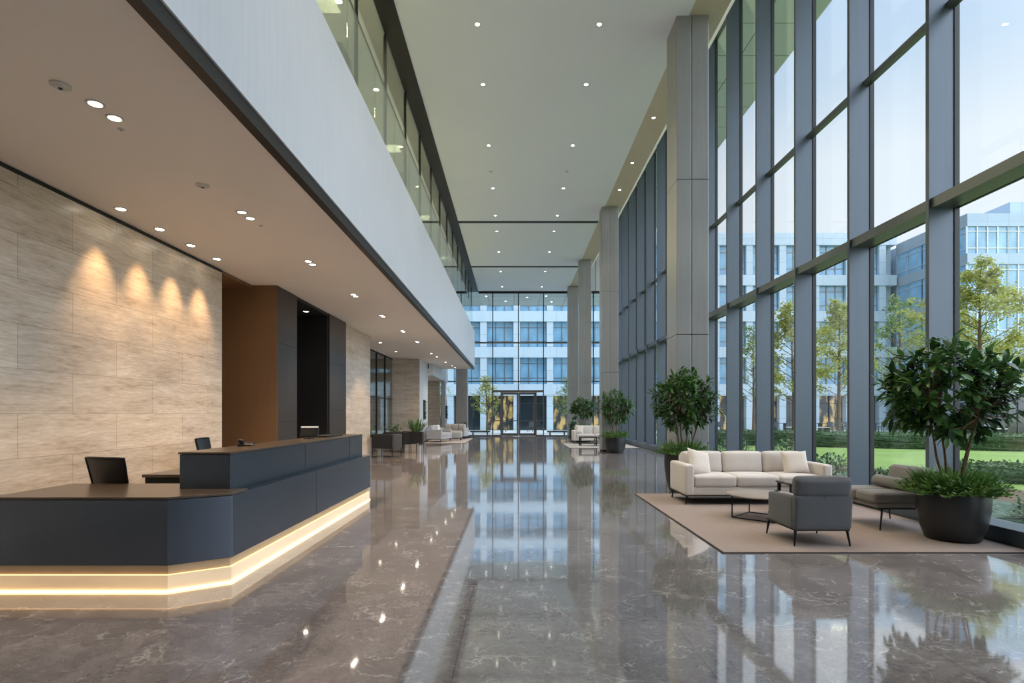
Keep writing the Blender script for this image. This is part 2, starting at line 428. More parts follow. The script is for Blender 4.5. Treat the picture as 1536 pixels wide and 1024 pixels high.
def tag(o, label=None, cat=None, group=None, kind=None):
    if label: o['label'] = label
    if cat: o['category'] = cat
    if group: o['group'] = group
    if kind: o['kind'] = kind
    return o
def thing(name, label, cat, loc=(0, 0, 0), rz=0, group=None):
    o = bpy.data.objects.new(name, None); COL.objects.link(o); o.empty_display_size = .2
    o.location = loc; o.rotation_euler = (0, 0, rz); return tag(o, label, cat, group)
def struct(o): o['kind'] = 'structure'; return o
def S(name, mat, x0, x1, y0, y1, z0, z1, bevel=0): return struct(Box(name, mat, x0, x1, y0, y1, z0, z1, bevel=bevel))
def kids(o): return [c for c in bpy.data.objects if c.parent == o]
def dup(o, label=None, loc=None, rz=None, group=None, parent=None):
    c = o.copy(); COL.objects.link(c)
    if parent is not None: c.parent = parent
    if loc is not None: c.location = loc
    if rz is not None: c.rotation_euler = (0, 0, rz)
    if label: c['label'] = label
    if group: c['group'] = group
    for ch in kids(o):
        d = ch.copy(); COL.objects.link(d); d.parent = c
        for g in kids(ch):
            e = g.copy(); COL.objects.link(e); e.parent = d
    return c
ORD = ['first', 'second', 'third', 'fourth', 'fifth', 'sixth', 'seventh', 'eighth', 'ninth', 'tenth', 'eleventh', 'twelfth', 'thirteenth', 'fourteenth']
# ------------------------------------------------------------------ the setting (world: camera at x=0, y=0, z=1.5, looking along +y)
ZC, XL, XR = 9.57, -2.35, 3.55          # atrium ceiling
GX, FX = 5.98, 5.62                     # glass line and inner edge of the fins
YB, YF = 37.5, -4.0                     # far glass wall, wall behind the camera
LZ = 4.2                                # low ceiling
S('floor', M['floor'], -9.6, GX+.05, YF-.2, YB+.05, -.3, 0)
# closing walls and roof
S('wall_behind', M['wallbehind'], -9.6, GX, YF-.2, YF, 0, 13.1)
S('wall_left', M['wallgrey'], -9.8, -9.6, YF-.2, YB+.1, -.3, 13.1)
S('roof', M['slot'], -9.8, 8.8, YF-.2, YB+.1, 13.1, 13.3)
# atrium ceiling in three fields with dark slots between
ys = [YF, 23.75, 24.05, 31.02, 31.34, YB]
for i in range(0, 6, 2):
    S('ceiling_atrium', M['ceil'], XL, XR, ys[i], ys[i+1], ZC, ZC+.12)
for i in (1, 3):
    S('trim_slot', M['slot'], XL, XR, ys[i], ys[i+1], ZC+.006, ZC+.1)
# perimeter soffit: flat to behind the columns, then rising to the head of the glass
pts = [(XR, ZC+.02), (4.26, ZC+.02), (GX-.02, 12.62), (GX-.02, 12.8), (4.19, ZC+.2), (XR, ZC+.14)]
struct(MB().prism_y(pts, YF, YB).build('ceiling_perimeter', M['soffit_edge']))
S('trim_head', M['transom'], FX, GX+.06, YF, YB, 12.55, 12.85)
# dark bronze beam above the gallery glass
S('trim_gallery_beam', M['darkbeam'], -2.74, XL, YF, YB, ZC-.02, ZC+.4)
# low ceiling slab, fascia and its dark edge
S('ceiling_low', M['ceil_low'], -9.6, -2.46, YF, 34.3, LZ, LZ+.25)
S('ceiling_slab', M['wallgrey'], -9.6, -2.52, YF, 34.28, LZ+.26, 6.4)
S('trim_fascia', M['fascia'], -2.52, -2.38, YF, 34.3, 4.30, 6.47)
S('trim_fascia_end', M['fascia'], -9.6, -2.52, 34.28, 34.36, 4.24, 6.47)
S('trim_dark_edge', M['darkbeam'], -2.50, -2.40, YF, 34.28, 4.16, 4.30)
# upper office floor behind the gallery glass
S('floor_upper', M['wallgrey'], -9.6, -2.52, YF, 34.28, 6.4, 6.46)
S('ceiling_upper', M['ceil'], -9.6, -2.74, YF, YB, 9.5, 9.6)
S('wall_upper_office', M['olive'], -6.6, -6.5, YF, 34.2, 6.46, 9.5)
for y in (5.6, 12.2, 18.8, 25.4, 32.0):
    S('column_upper', M['bronze'], -4.5, -3.7, y, y+.7, 6.46, 9.5)
# gallery glazing: one window per bay, balustrade in front
n = 0
y = -3.4; step = 2.2
while y < 37.4:
    n += 1
    y1 = min(y+step, 37.45)
    w = struct(Box(f'window_gallery_{n}', M['glass_green'], -2.735, -2.72, y+.02, y1-.02, 6.47, 9.52))
    Box('mullion', M['gasket'], -2.76, -2.70, y-.018, y+.018, 6.47, 9.55, w)
    y += step
k = 0; y = -3.2
while y < 34:
    k += 1; y1 = min(y+1.65, 34.25)
    b = struct(Box(f'trim_balustrade_{k}', M['glass_green'], -2.465, -2.45, y+.006, y1-.006, 6.47, 7.68))
    Box('top_rail', M['grey_metal'], -2.468, -2.447, y+.006, y1-.006, 7.68, 7.695, b)
    y += 1.65
# columns along the glass
def column(name, x0, x1, y0, y1, z1):
    g = .003; xm = (x0+x1)/2-.02
    mb = MB()
    zs = [0.08, 3.1, 6.25, z1]
    for a, b in zip(zs[:-1], zs[1:]):
        mb.box(x0, xm-g, y0, y1, a+g, b-g); mb.box(xm+g, x1, y0, y1, a+g, b-g)
    o = struct(mb.build(name, M['column'], bevel=.012))
    Box('core', M['slot'], x0+.03, x1-.03, y0+.03, y1-.03, 0, z1, o)
    return o
column('column_1', 3.30, 3.95, 11.5, 12.25, ZC+.05)
column('column_2', 3.43, 4.07, 22.1, 22.75, ZC+.05)
column('column_3', 3.43, 4.07, 29.75, 30.4, ZC+.05)
column('column_4', 3.43, 4.07, 35.9, 36.5, ZC+.05)
column('column_5', 3.30, 3.95, 1.0, 1.75, ZC+.05)
column('column_6', -3.60, -2.90, 35.2, 35.85, LZ+2.2)
# right glass wall
P0, PS = 7.71, 1.82
n = 0
for k in range(-6, 17):
    y = P0+PS*k
    if y > YB-.2: continue
    n += 1
    y1 = min(y+PS, YB)
    w = struct(Box(f'window_{n}', M['glass'], GX-.01, GX+.01, y+.03, y1-.03, .2, 12.6))
    Box('fin', M['fin'], FX, GX-.02, y-.032, y+.032, .0, 12.6, w, bevel=.004)
    Box('gasket', M['gasket'], GX-.02, GX+.05, y-.045, y+.045, 0, 12.6, w)
    Box('transom', M['transom'], FX+.04, GX-.012, y+.032, y1-.032, 4.28, 4.42, w)
    Box('upper_transom', M['transom'], GX-.11, GX-.012, y+.032, y1-.032, 6.99, 7.08, w)
    Box('outer_transom', M['gasket'], GX+.012, GX+.05, y+.03, y1-.03, 4.28, 4.42, w)
S('trim_sill', M['fin'], FX, GX+.05, YF, YB, 0, .19, bevel=.006)
# far glass wall with the entrance
mx = [-9.6, -8.15, -6.47, -4.78, -3.10, -1.41, .29, 1.95, 3.57, 5.25, GX]
D0, D1, DH = -1.41, 1.95, 2.92
zz = [0.06, 3.62, 6.18, ZC]
for i in range(len(mx)-1):
    a, b = mx[i], mx[i+1]
    n += 1
    entrance = i in (5, 6)
    mb = MB()
    for q in range(3):
        z0 = zz[q] if q else (DH+.12 if entrance else .06)
        mb.box(a+.03, b-.03, YB-.01, YB+.01, z0+.03, zz[q+1]-.03)
    w = struct(mb.build(f'window_{n}', M['glass_back']))
    fm = MB().box(a-.03, a+.03, YB-.07, YB+.07, DH+.1 if i == 6 else 0, ZC)
    fm.build('mullion', M['gasket'], w)
    tr = MB()
    for z in zz[1:3]: tr.box(a+.03, b-.03, YB-.06, YB+.06, z-.045, z+.045)
    if not entrance: tr.box(a+.03, b-.03, YB-.06, YB+.06, 0, .08)
    tr.build('transom', M['transom'], w)
S('trim_far_head', M['slot'], -2.35, GX, YB-.1, YB+.12, ZC-.12, ZC+.02)
# wall above the far glass, behind the sloping soffit
struct(MB().box(-9.6, GX, YB-.02, YB+.12, ZC, 13.1).build('wall_far_upper', M['soffit_out']))
# entrance: frame, sidelights, two leaves
fr = MB()
fr.box(D0, D1, YB-.1, YB+.1, DH-.02, DH+.12)
for x in (D0, -.86, 1.46, D1): fr.box(x-.035, x+.035, YB-.1, YB+.1, 0, DH)
struct(fr.build('trim_door_frame', M['doorframe'], bevel=.01))
for i, (a, b) in enumerate(((D0+.035, -.895), (1.495, D1-.035))):
    w = struct(Box(f'window_sidelight_{i+1}', M['glass_back'], a, b, YB-.01, YB+.01, .1, DH-.02))
    MB().box(a, b, YB-.04, YB+.04, 0, .1).box(a, b, YB-.03, YB+.03, 1.0, 1.05).build('rail', M['doorframe'], w)
for i, (a, b) in enumerate(((-.82, .295), (.305, 1.42))):
    st = .11
    d = struct(MB().box(a, a+st, YB-.05, YB+.05, .02, DH-.03).box(b-st, b, YB-.05, YB+.05, .02, DH-.03)
               .box(a+st, b-st, YB-.05, YB+.05, .02, .2).box(a+st, b-st, YB-.05, YB+.05, DH-.17, DH-.03).build(f'door_{i+1}', M['doorframe'], bevel=.006))
    Box('glass_panel', M['glass_back'], a+st, b-st, YB-.01, YB+.01, .2, DH-.17, d)
    MB().box(a+st, b-st, YB-.04, YB+.04, 1.0, 1.05).build('push_bar', M['doorframe'], d)
    hx = b-.055 if i == 0 else a+.055
    MB().tube([(hx, YB-.11, .75), (hx, YB-.11, 1.5)], .022, 8).box(hx-.012, hx+.012, YB-.11, YB-.05, .85, .88).box(hx-.012, hx+.012, YB-.11, YB-.05, 1.37, 1.40).build('handle', M['gasket'], d)

# ---- left side under the low ceiling
S('wall_travertine', M['trav'], -5.75, -5.5, YF, 10.67, 0, LZ-.05)
S('trim_shadow_gap', M['black'], -5.7, -5.49, YF, 10.66, LZ-.05, LZ-.005)
S('wall_recess', M['brown'], -6.9, -6.7, 10.5, 16.8, 0, LZ)
S('trim_recess_ceiling', M['brown'], -6.7, -5.5, 10.67, 11.95, LZ-.06, LZ-.01)
def clad(name, m, x0, x1, y0, y1, z1, rows=(0, 1.32, 3.0)):
    g = .004; zs = list(rows)+[z1]; mb = MB()
    for a, b in zip(zs[:-1], zs[1:]): mb.box(x0, x1, y0, y1, a+g, b-g)
    o = struct(mb.build(name, m)); Box('backing', M['black'], x0+.02, x1-.02, y0+.02, y1-.02, 0, z1-.01, o); return o
clad('wall_bronze_panel', M['bronze'], -6.7, -4.98, 11.95, 13.0, LZ-.005)
S('wall_brown_face', M['brown'], -6.7, -4.985, 11.925, 11.949, 0, LZ-.005)
S('wall_black_panel', M['black'], -6.7, -5.02, 15.22, 15.3, 0, LZ-.07)
S('trim_black_ceiling', M['black'], -6.7, -5.0, 13.0, 15.3, LZ-.07, LZ-.004)
clad('wall_bronze_return', M['bronze'], -6.7, -4.98, 15.3, 16.8, LZ-.005, (0, 1.6, 2.9))
S('wall_travertine_pier', M['trav'], -6.7, -5.05, 16.8, 19.9, 0, LZ-.004)
# vertical light strip tucked behind the end of the travertine wall
tag(Box('cove_light', M['strip'], -5.72, -5.66, 10.675, 10.685, .3, LZ-.2), 'vertical warm light strip hidden behind the travertine wall end, washing the brown panel', 'light strip')
n_p = 0
for a in (19.9, 21.5, 23.1, 24.7, 26.3):
    n_p += 1
    w = struct(Box(f'window_partition_{n_p}', M['glass_smoke'], -6.01, -5.99, a+.03, a+1.57, .06, LZ-.06))
    Box('mullion', M['gasket'], -6.04, -5.96, a-.03, a+.03, 0, LZ, w)
    MB().box(-6.03, -5.97, a+.03, a+1.6, 0, .06).box(-6.03, -5.97, a+.03, a+1.6, LZ-.06, LZ-.004).box(-6.02, -5.98, a+.03, a+1.6, 2.18, 2.22).build('rail', M['gasket'], w)
S('wall_meeting_room', M['bronze'], -9.5, -9.3, 16.8, 30, 0, LZ)
S('wall_travertine_block', M['trav'], -6.05, -4.68, 28.0, 30.6, 0, LZ-.004)
S('wall_block_side', M['fascia'], -4.68, -4.655, 28.0, 30.6, 0.08, LZ-.006)
S('baseboard_block', M['slot'], -4.69, -4.65, 27.97, 30.61, 0, .08)
# beyond the block: a lower white bulkhead and its ceiling
S('trim_bulkhead', M['fascia'], -4.6, -4.37, 30.62, YB-.1, 3.55, LZ+.9)
S('ceiling_lobby_end', M['ceil_low'], -9.6, -4.6, 30.62, YB-.1, 3.56, 3.7)
S('wall_travertine_column', M['trav'], -5.45, -4.75, 35.9, 36.5, 0, 3.56)
S('wall_lobby_end', M['wallgrey'], -6.3, -6.2, 30.6, 37.3, 0, 3.56)
# ------------------------------------------------------------------ reception desk
BX, DX0 = -2.5, -4.42
desk = thing('reception_desk', 'long angled graphite reception desk with glowing base under the low ceiling', 'reception desk', (-3.2, 6.5, 0))
DL = Vector((-3.2, 6.5, 0))
def dl(poly, off=0): return [(x-DL.x, y-DL.y) for x, y in poly]
outer = [(DX0, 4.75), (-2.906, 4.75), (BX, 5.03), (BX, 9.86), (-3.08, 9.86), (-3.08, 5.67), (DX0, 5.67)]
def inset(d):   # inset of the visible front edges
    return [(DX0+.02, 4.75+d), (-2.906-d*.35, 4.75+d), (BX-d, 5.03+d*.45), (BX-d, 9.86-d), (-3.06, 9.86-d), (-3.06, 5.65), (DX0+.02, 5.65)]
mb = MB().prism(dl(outer), .225, .775)
mb.build('body', M['desk'], desk, bevel=.004)
ln = MB()
ln.box(BX-.003-DL.x, BX+.001-DL.x, 7.17-DL.y, 7.18-DL.y, .23, .77)
ln.build('panel_joint', M['black'], desk)
MB().prism(dl(inset(.03)), .12, .225).build('recess', M['recess'], desk)
MB().prism(dl(inset(.012)), .012, .14).build('plinth', M['plinth'], desk)
# bright LED line along the floor
rl = MB().prism(dl(inset(.016)), .139, .144)
rl.build('recess_light', M['strip_soft'], desk)
led = [(DX0, 4.755), (-2.908, 4.755), (BX-.006, 5.035), (BX-.006, 9.85)]
st = MB()
for (a, b) in zip(led[:-1], led[1:]):
    a = Vector((*a, 0)); b = Vector((*b, 0)); d = (b-a).normalized(); nn = Vector((-d.y, d.x, 0))
    q = [a-nn*.004, b-nn*.004, b+nn*.02, a+nn*.02]
    st.prism(dl([(v.x, v.y) for v in q]), .001, .016)
st.build('led_strip', M['strip'], desk)
MB().prism(dl([(DX0, 4.74), (-2.90, 4.74), (-2.49, 5.02), (-2.49, 5.3), (-3.08, 5.3), (-3.08, 5.68), (DX0, 5.68)]), .78, .80).build('worktop', M['desktop'], desk, bevel=.003)
Box('counter', M['desk'], -3.11-DL.x, -2.64-DL.x, 5.27-DL.y, 9.86-DL.y, .775, 1.12, desk, bevel=.003)
for y in (7.17, 9.1): Box('counter_joint', M['black'], -2.645-DL.x, -2.638-DL.x, y-DL.y, y+.008-DL.y, .78, 1.118, desk)
Box('counter_top', M['desktop'], -3.12-DL.x, -2.63-DL.x, 5.26-DL.y, 9.87-DL.y, 1.123, 1.14, desk, bevel=.002)
Box('inner_worktop', M['desktop'], -4.27-DL.x, -3.11-DL.x, 6.5-DL.y, 9.7-DL.y, .765, .80, desk, bevel=.003)
Box('inner_panel', M['black'], -4.25-DL.x, -3.11-DL.x, 6.53-DL.y, 9.6-DL.y, 0.0, .76, desk)

def office_chair(label, loc, rz, h=1.04):
    t = thing('office_chair', label, 'office chair', loc, rz, 'chairs behind the reception desk')
    MB().sbox(-.24, .24, -.22, .24, .44, .51, .03, (0, 0, .015)).build('seat', M['blackfab'], t, smooth=True)
    z0 = .58
    mb = MB(); w0, w1 = .21, .245
    # tapered mesh back, leaning slightly; frame tube around it
    def bp(u, v): 
        w = w0+(w1-w0)*v; z = z0+(h-z0)*v
        return (u*w, .22+.10*v+.03*(1-u*u), z)
    vs = []; fs = []; N = 10
    for dy in (0, .015):
        for i in range(N+1):
            for j in range(N+1):
                p = bp(-1+2*i/N, j/N); vs.append((p[0], p[1]+dy, p[2]))
    q = (N+1)**2
    for i in range(N):
        for j in range(N):
            a = i*(N+1)+j; fs.append((a, a+1, a+N+2, a+N+1)); fs.append((q+a, q+a+N+1, q+a+N+2, q+a+1))
    mb.add(vs, fs); mb.build('backrest', M['screen'], t, smooth=True)
    loop = [bp(-1+2*i/8, 0) for i in range(9)]+[bp(1, j/6) for j in range(1, 7)]+[bp(1-2*i/8, 1) for i in range(1, 9)]+[bp(-1, 1-j/6) for j in range(1, 7)]
    MB().tube([(x, y+.008, z) for x, y, z in loop], .016, 8).build('back_frame', M['legs'], t, smooth=True)
    MB().tube([(0, .27, .66), (0, .28, .50), (0, .12, .42)], .022, 8).build('back_support', M['legs'], t, smooth=True)
    MB().lathe([(.028, .1), (.028, .28), (.02, .28), (.02, .44)], 14).build('gas_column', M['legs'], t, smooth=True)
    for k in range(5):
        a = 2*PI*k/5+.3; c, s_ = math.cos(a), math.sin(a)
        lg = MB().tube([(0, 0, .11), (.29*c, .29*s_, .075)], [.022, .015], 8).build('leg', M['legs'], t, smooth=True)
        MB().tube([(.29*c-.012*s_, .29*s_+.012*c, .03), (.29*c+.012*s_, .29*s_-.012*c, .03)], .03, 14).build('caster', M['legs'], lg, smooth=True)
    for s_ in (-1, 1):
        MB().tube([(s_*.25, .08, .46), (s_*.29, .06, .5), (s_*.29, .02, .66)], .014, 8).sbox(s_*.29-.035, s_*.29+.035, -.12, .12, .66, .69, .012).build('armrest', M['legs'], t, smooth=True)
    return t
office_chair('black mesh office chair behind the low front end of the reception desk', (-4.03, 6.02, 0), R(164), 1.05)
office_chair('black office chair whose top just shows over the raised desk counter', (-4.66, 9.1, 0), R(97), 1.10)
# things on the counter
t = thing('desk_phone', 'small black desk phone on the raised counter by the brown wall', 'telephone', (-2.98, 6.3, 1.14), R(20))
MB().prism_x([(-.09, 0), (.09, 0), (.09, .045), (-.09, .02)], -.08, .08).build('phone_body', M['screen'], t, bevel=.004)
MB().sbox(-.075, -.025, -.1, .1, .045, .075, .012).build('handset', M['screen'], t, smooth=True)
t = thing('desk_display', 'small tilted grey-backed display standing on the reception counter', 'display screen', (-2.93, 8.1, 1.14), R(8))
MB().lathe([(.0, 0), (.075, 0), (.075, .008), (.0, .01)], 20).build('base', M['screen'], t, smooth=True)
MB().tube([(0, .02, .005), (0, .035, .08)], .014, 8).build('stand', M['screen'], t, smooth=True)
s_ = MB().sbox(-.125, .125, -.012, .012, -.075, .085, .006).xform(Matrix.Translation((0, .03, .095)) @ Matrix.Rotation(R(-22), 4, 'X')).build('screen', M['screen'], t, smooth=True)
MB().box(-.12, .12, -.0135, -.0122, .06, .082).xform(Matrix.Translation((0, .03, .095)) @ Matrix.Rotation(R(-22), 4, 'X')).build('light_bar', M['white_metal'], t)
tag(MB().sbox(-3.08, -2.8, 8.5, 9.25, 1.1405, 1.165, .006).build('document_tray', M['screen'], smooth=True), 'flat black tray lying on the far half of the reception counter', 'tray')

# ------------------------------------------------------------------ seating
def sofa(name, label, cat, loc, rz, w, d, fab, n=3, group=None, backh=.82, seath=.47, armh=.65, arms=(1, 1)):
    t = thing(name, label, cat, loc, rz, group)
    aw = .15; y0, y1 = -d/2, d/2
    MB().box(-w/2+.01, w/2-.01, y0+.03, y1-.01, .135, .155).build('base_frame', M['legs'], t)
    for sx in (-1, 1):
        for yy in (y0+.06, y1-.05):
            MB().tube([(sx*(w/2-.03), yy, 0), (sx*(w/2-.05), yy, .14)], [.011, .018], 8).build('leg', M['legs'], t, smooth=True)
    MB().sbox(-w/2+.02, w/2-.02, y0+.015, y1-.02, .155, .285, .02).build('seat_base', fab, t, smooth=True)
    for i, sx in enumerate((-1, 1)):
        if arms[i]:
            MB().sbox(sx*(w/2-aw), sx*w/2, y0, y1-.01, .155, armh, .035, (0, 0, .006)).build('arm', fab, t, smooth=True)
    xl = -w/2+(aw if arms[0] else 0); xr = w/2-(aw if arms[1] else 0); cw = (xr-xl)/n
    MB().sbox(xl, xr, y1-.17, y1, .16, backh-.06, .035).build('back_frame', fab, t, smooth=True)
    for i in range(n):
        MB().sbox(xl+cw*i+.004, xl+cw*(i+1)-.004, y0+.005, y1-.2, .285, seath, .04, (0, .008, .02)).build('seat_cushion', fab, t, smooth=True)
    for i in range(n):
        mb = MB().sbox(-cw/2+.004, cw/2-.004, -.09, .09, 0, backh-seath+.02, .05, (0, .03, .012))
        mb.xform(Matrix.Translation((xl+cw*(i+.5), y1-.2, seath-.02)) @ Matrix.Rotation(R(-9), 4, 'X'))
        mb.build('back_cushion', fab, t, smooth=True)
    return t
def throw_pillow(label, loc, rot, size=.46, th=.15, mat=None, group=None):
    N = 14; vs = []; fs = []
    for sg in (1, -1):
        for i in range(N+1):
            for j in range(N+1):
                u, v = -1+2*i/N, -1+2*j/N
                k = 1-.07*(1-abs(u)**2)*abs(v)**3; k2 = 1-.07*(1-abs(v)**2)*abs(u)**3
                hgt = (max(0, 1-u**4)*max(0, 1-v**4))**.55
                vs.append((u*size/2*k2, sg*hgt*th/2, v*size/2*k))
    q = (N+1)**2
    for i in range(N):
        for j in range(N):
            a = i*(N+1)+j; fs += [(a, a+N+1, a+N+2, a+1), (q+a, q+a+1, q+a+N+2, q+a+N+1)]
    o = MB().add(vs, fs).build('throw_pillow', mat or M['pillow'], smooth=True, angle=0)
    o.location = loc; o.rotation_euler = rot
    return tag(o, label, 'pillow', group)
def rug(label, x0, x1, y0, y1, mat, group=None):
    t = thing('area_rug', label, 'rug', ((x0+x1)/2, (y0+y1)/2, 0), 0, group)
    hx, hy = (x1-x0)/2, (y1-y0)/2
    MB().box(-hx+.015, hx-.015, -hy+.015, hy-.015, 0, .014).build('pile', mat, t)
    MB().box(-hx, hx, -hy, -hy+.015, 0, .012).box(-hx, hx, hy-.015, hy, 0, .012).box(-hx, -hx+.015, -hy+.015, hy-.015, 0, .012).box(hx-.015, hx, -hy+.015, hy-.015, 0, .012).build('edge_binding', M['rugedge'], t)
    return t
RZ = .015
rug('large sand coloured rug under the cream sofa and charcoal armchair', 2.24, 5.6, 6.07, 10.55, M['rug'])
s1 = sofa('sofa', 'cream three-seat sofa on the sand rug by the windows', 'sofa', (3.98, 9.66, RZ), 0, 2.4, .92, M['cream'])
throw_pillow('ivory pillow leaning at the left arm of the cream sofa', (3.12, 9.55, .655+RZ), (R(-24), R(14), R(24)), group='pillows on the cream sofa')
throw_pillow('ivory pillow leaning at the right arm of the cream sofa', (4.76, 9.60, .65+RZ), (R(-24), R(-3), R(-8)), .42, group='pillows on the cream sofa')

def armchair(label, loc, rz, fab, group=None):
    t = thing('armchair', label, 'armchair', loc, rz, group)
    for sx in (-1, 1):
        for sy in (-1, 1):
            MB().tube([(sx*.312, sy*.35, 0), (sx*.29, sy*.325, .175)], [.009, .017], 8).build('leg', M['legs'], t, smooth=True)
    MB().box(-.31, .31, -.36, .35, .17, .19).build('base_frame', M['legs'], t, bevel=.004)
    MB().sbox(-.31, .31, -.34, .30, .19, .29, .02).build('seat_base', fab, t, smooth=True)
    MB().sbox(-.262, .262, -.44, .24, .28, .45, .045, (0, .01, .02)).build('seat_cushion', fab, t, smooth=True)
    for sx in (-1, 1):
        mb = MB().sbox(sx*.265, sx*.335, -.27, .34, .19, .56, .03)
        mb.v = [(x, y, z-(max(0, -y+.1)*.06 if z > .4 else 0)) for x, y, z in mb.v]
        mb.build('arm', fab, t, smooth=True)
    bk = MB().sbox(-.325, .325, -.05, .05, .0, .385, .035, (0, .006, 0)).xform(Matrix.Translation((0, .325, .188)) @ Matrix.Rotation(R(-4), 4, 'X')).build('backrest', fab, t, smooth=True)
    MB().tube([(0, .374, .22), (0, .385, .39), (0, .402, .565)], .004, 6).build('seam', M['blackfab'], bk, smooth=True)
    MB().sbox(-.315, .315, -.075, .075, .0, .215, .055, (0, .012, .008)).xform(Matrix.Translation((0, .315, .565)) @ Matrix.Rotation(R(-8), 4, 'X')).build('head_cushion', fab, t, smooth=True)
    MB().sbox(-.262, .262, -.05, .05, .0, .26, .04, (0, .02, 0)).xform(Matrix.Translation((0, .22, .42)) @ Matrix.Rotation(R(-10), 4, 'X')).build('back_cushion', fab, t, smooth=True)
    return t
armchair('charcoal armchair seen from behind on the sand rug', (3.45, 6.69, RZ), R(180), M['greyfab'])

# angled lounge chair beside the big pot, facing the coffee table (-x)
t = thing('lounge_chair', 'low armless taupe-grey lounge chair between the window and the big potted tree', 'lounge chair', (4.98, 7.6, RZ), R(-90))
for sx, sy in ((-1, -1), (1, -1), (-1, 1), (1, 1)):
    MB().tube([(sx*.40, sy*.33, 0), (sx*.37, sy*.28, .30)], [.008, .014], 8).build('leg', M['legs'], t, smooth=True)
MB().box(-.39, .39, -.34, .34, .265, .28).build('base_frame', M['legs'], t)
MB().sbox(-.40, .40, -.36, .36, .28, .345, .02).build('seat_base', M['greyfab2'], t, smooth=True)
MB().sbox(-.41, -.003, -.41, .24, .345, .475, .035, (0, .01, .012)).build('seat_cushion', M['greyfab2'], t, smooth=True)
MB().sbox(.003, .41, -.41, .24, .345, .475, .035, (0, .01, .012)).build('seat_cushion', M['greyfab2'], t, smooth=True)
MB().sbox(-.41, .41, -.065, .065, .0, .45, .05, (0, .02, .01)).xform(Matrix.Translation((0, .28, .33)) @ Matrix.Rotation(R(-14), 4, 'X')).build('backrest', M['greyfab2'], t, smooth=True)
tag(MB().sbox(-.34, .34, -.07, .07, -.075, .075, .068).xform(Matrix.Translation((5.05, 7.6, .565+RZ)) @ Matrix.Rotation(R(-90), 4, 'Z') @ Matrix.Rotation(R(-14), 4, 'X')).build('bolster_cushion', M['greyfab2'], smooth=True),
    'grey bolster cushion lying against the back of the low lounge chair', 'cushion')

def round_table(label, loc, r, h):
    t = thing('coffee_table', label, 'coffee table', loc)
    MB().lathe([(r-.012, h-.026), (r, h-.018), (r, h-.006), (r-.008, h)], 64).build('tabletop', M['tabletop'], t, smooth=True)
    q = r-.05
    for k in range(4):
        a = PI*k/2
        MB().tube([(q*math.cos(a), q*math.sin(a), 0.006), (q*math.cos(a), q*math.sin(a), h-.026)], .010, 8).build('leg', M['legs'], t, smooth=True)
    ring = [(q*math.cos(PI*k/2), q*math.sin(PI*k/2), .009) for k in range(5)]
    MB().tube(ring, .008, 6).build('floor_rail', M['legs'], t)
    return t
round_table('low round coffee table with a taupe top in front of the cream sofa', (3.53, 8.08, RZ), .47, .345)
t = thing('side_table', 'dark rectangular side table close to the right end of the cream sofa', 'side table', (4.5, 8.78, RZ))
MB().sbox(-.34, .34, -.24, .24, .395, .425, .008).build('tabletop', M['darktop'], t, smooth=True)
for sx in (-1, 1):
    for sy in (-1, 1):
        MB().box(sx*.30-.02, sx*.30+.02, sy*.2-.02, sy*.2+.02, 0, .395).build('leg', M['legs'], t)
# small succulent dish on the round table
t = thing('succulent_dish', 'shallow dish with a small green succulent on the round coffee table', 'plant dish', (3.72, 8.05, .345+RZ))
MB().lathe([(.0, 0), (.05, 0), (.085, .022), (.082, .024), (.05, .008), (.0, .008)], 24).build('dish', M['white_metal'], t, smooth=True)
rnd = random.Random(3); mb = MB()
for k in range(46):
    a = rnd.uniform(0, 2*PI); e = rnd.uniform(.2, 1.3); d = Vector((math.cos(a)*math.cos(e), math.sin(a)*math.cos(e), math.sin(e)))
    mb.leaf(Vector((rnd.uniform(-.03, .03), rnd.uniform(-.03, .03), .012)), d, Vector((0, 0, 1)), rnd.uniform(.03, .06), .018, .1)
mb.build('leaves', M['leaf2'], t)

# ------------------------------------------------------------------ indoor plants
def crown_leaves(rnd, tips, L, W, per, mb, clip=None):
    for p, d in tips:
        d = d.normalized(); ref = Vector((0, 0, 1)) if abs(d.z) < .9 else Vector((1, 0, 0))
        s1_ = d.cross(ref).normalized(); s2_ = s1_.cross(d)
        n = per+rnd.randint(-2, 2)
        for k in range(n):
            a = 2*PI*k/n+rnd.uniform(-.3, .3); sp = rnd.uniform(.45, 1.15)
            dd = (d*math.cos(sp)+(s1_*math.cos(a)+s2_*math.sin(a))*math.sin(sp))
            dd.z -= rnd.uniform(0, .35); dd.normalize()
            b = p-d*rnd.uniform(0, .14); l_ = L*rnd.uniform(.7, 1.2)
            if clip and (clip(b) or clip(b+dd*l_)): continue
            mb.leaf(b, dd, Vector((rnd.uniform(-.3, .3), rnd.uniform(-.3, .3), 1)), l_, W*rnd.uniform(.8, 1.15), rnd.uniform(.1, .4))
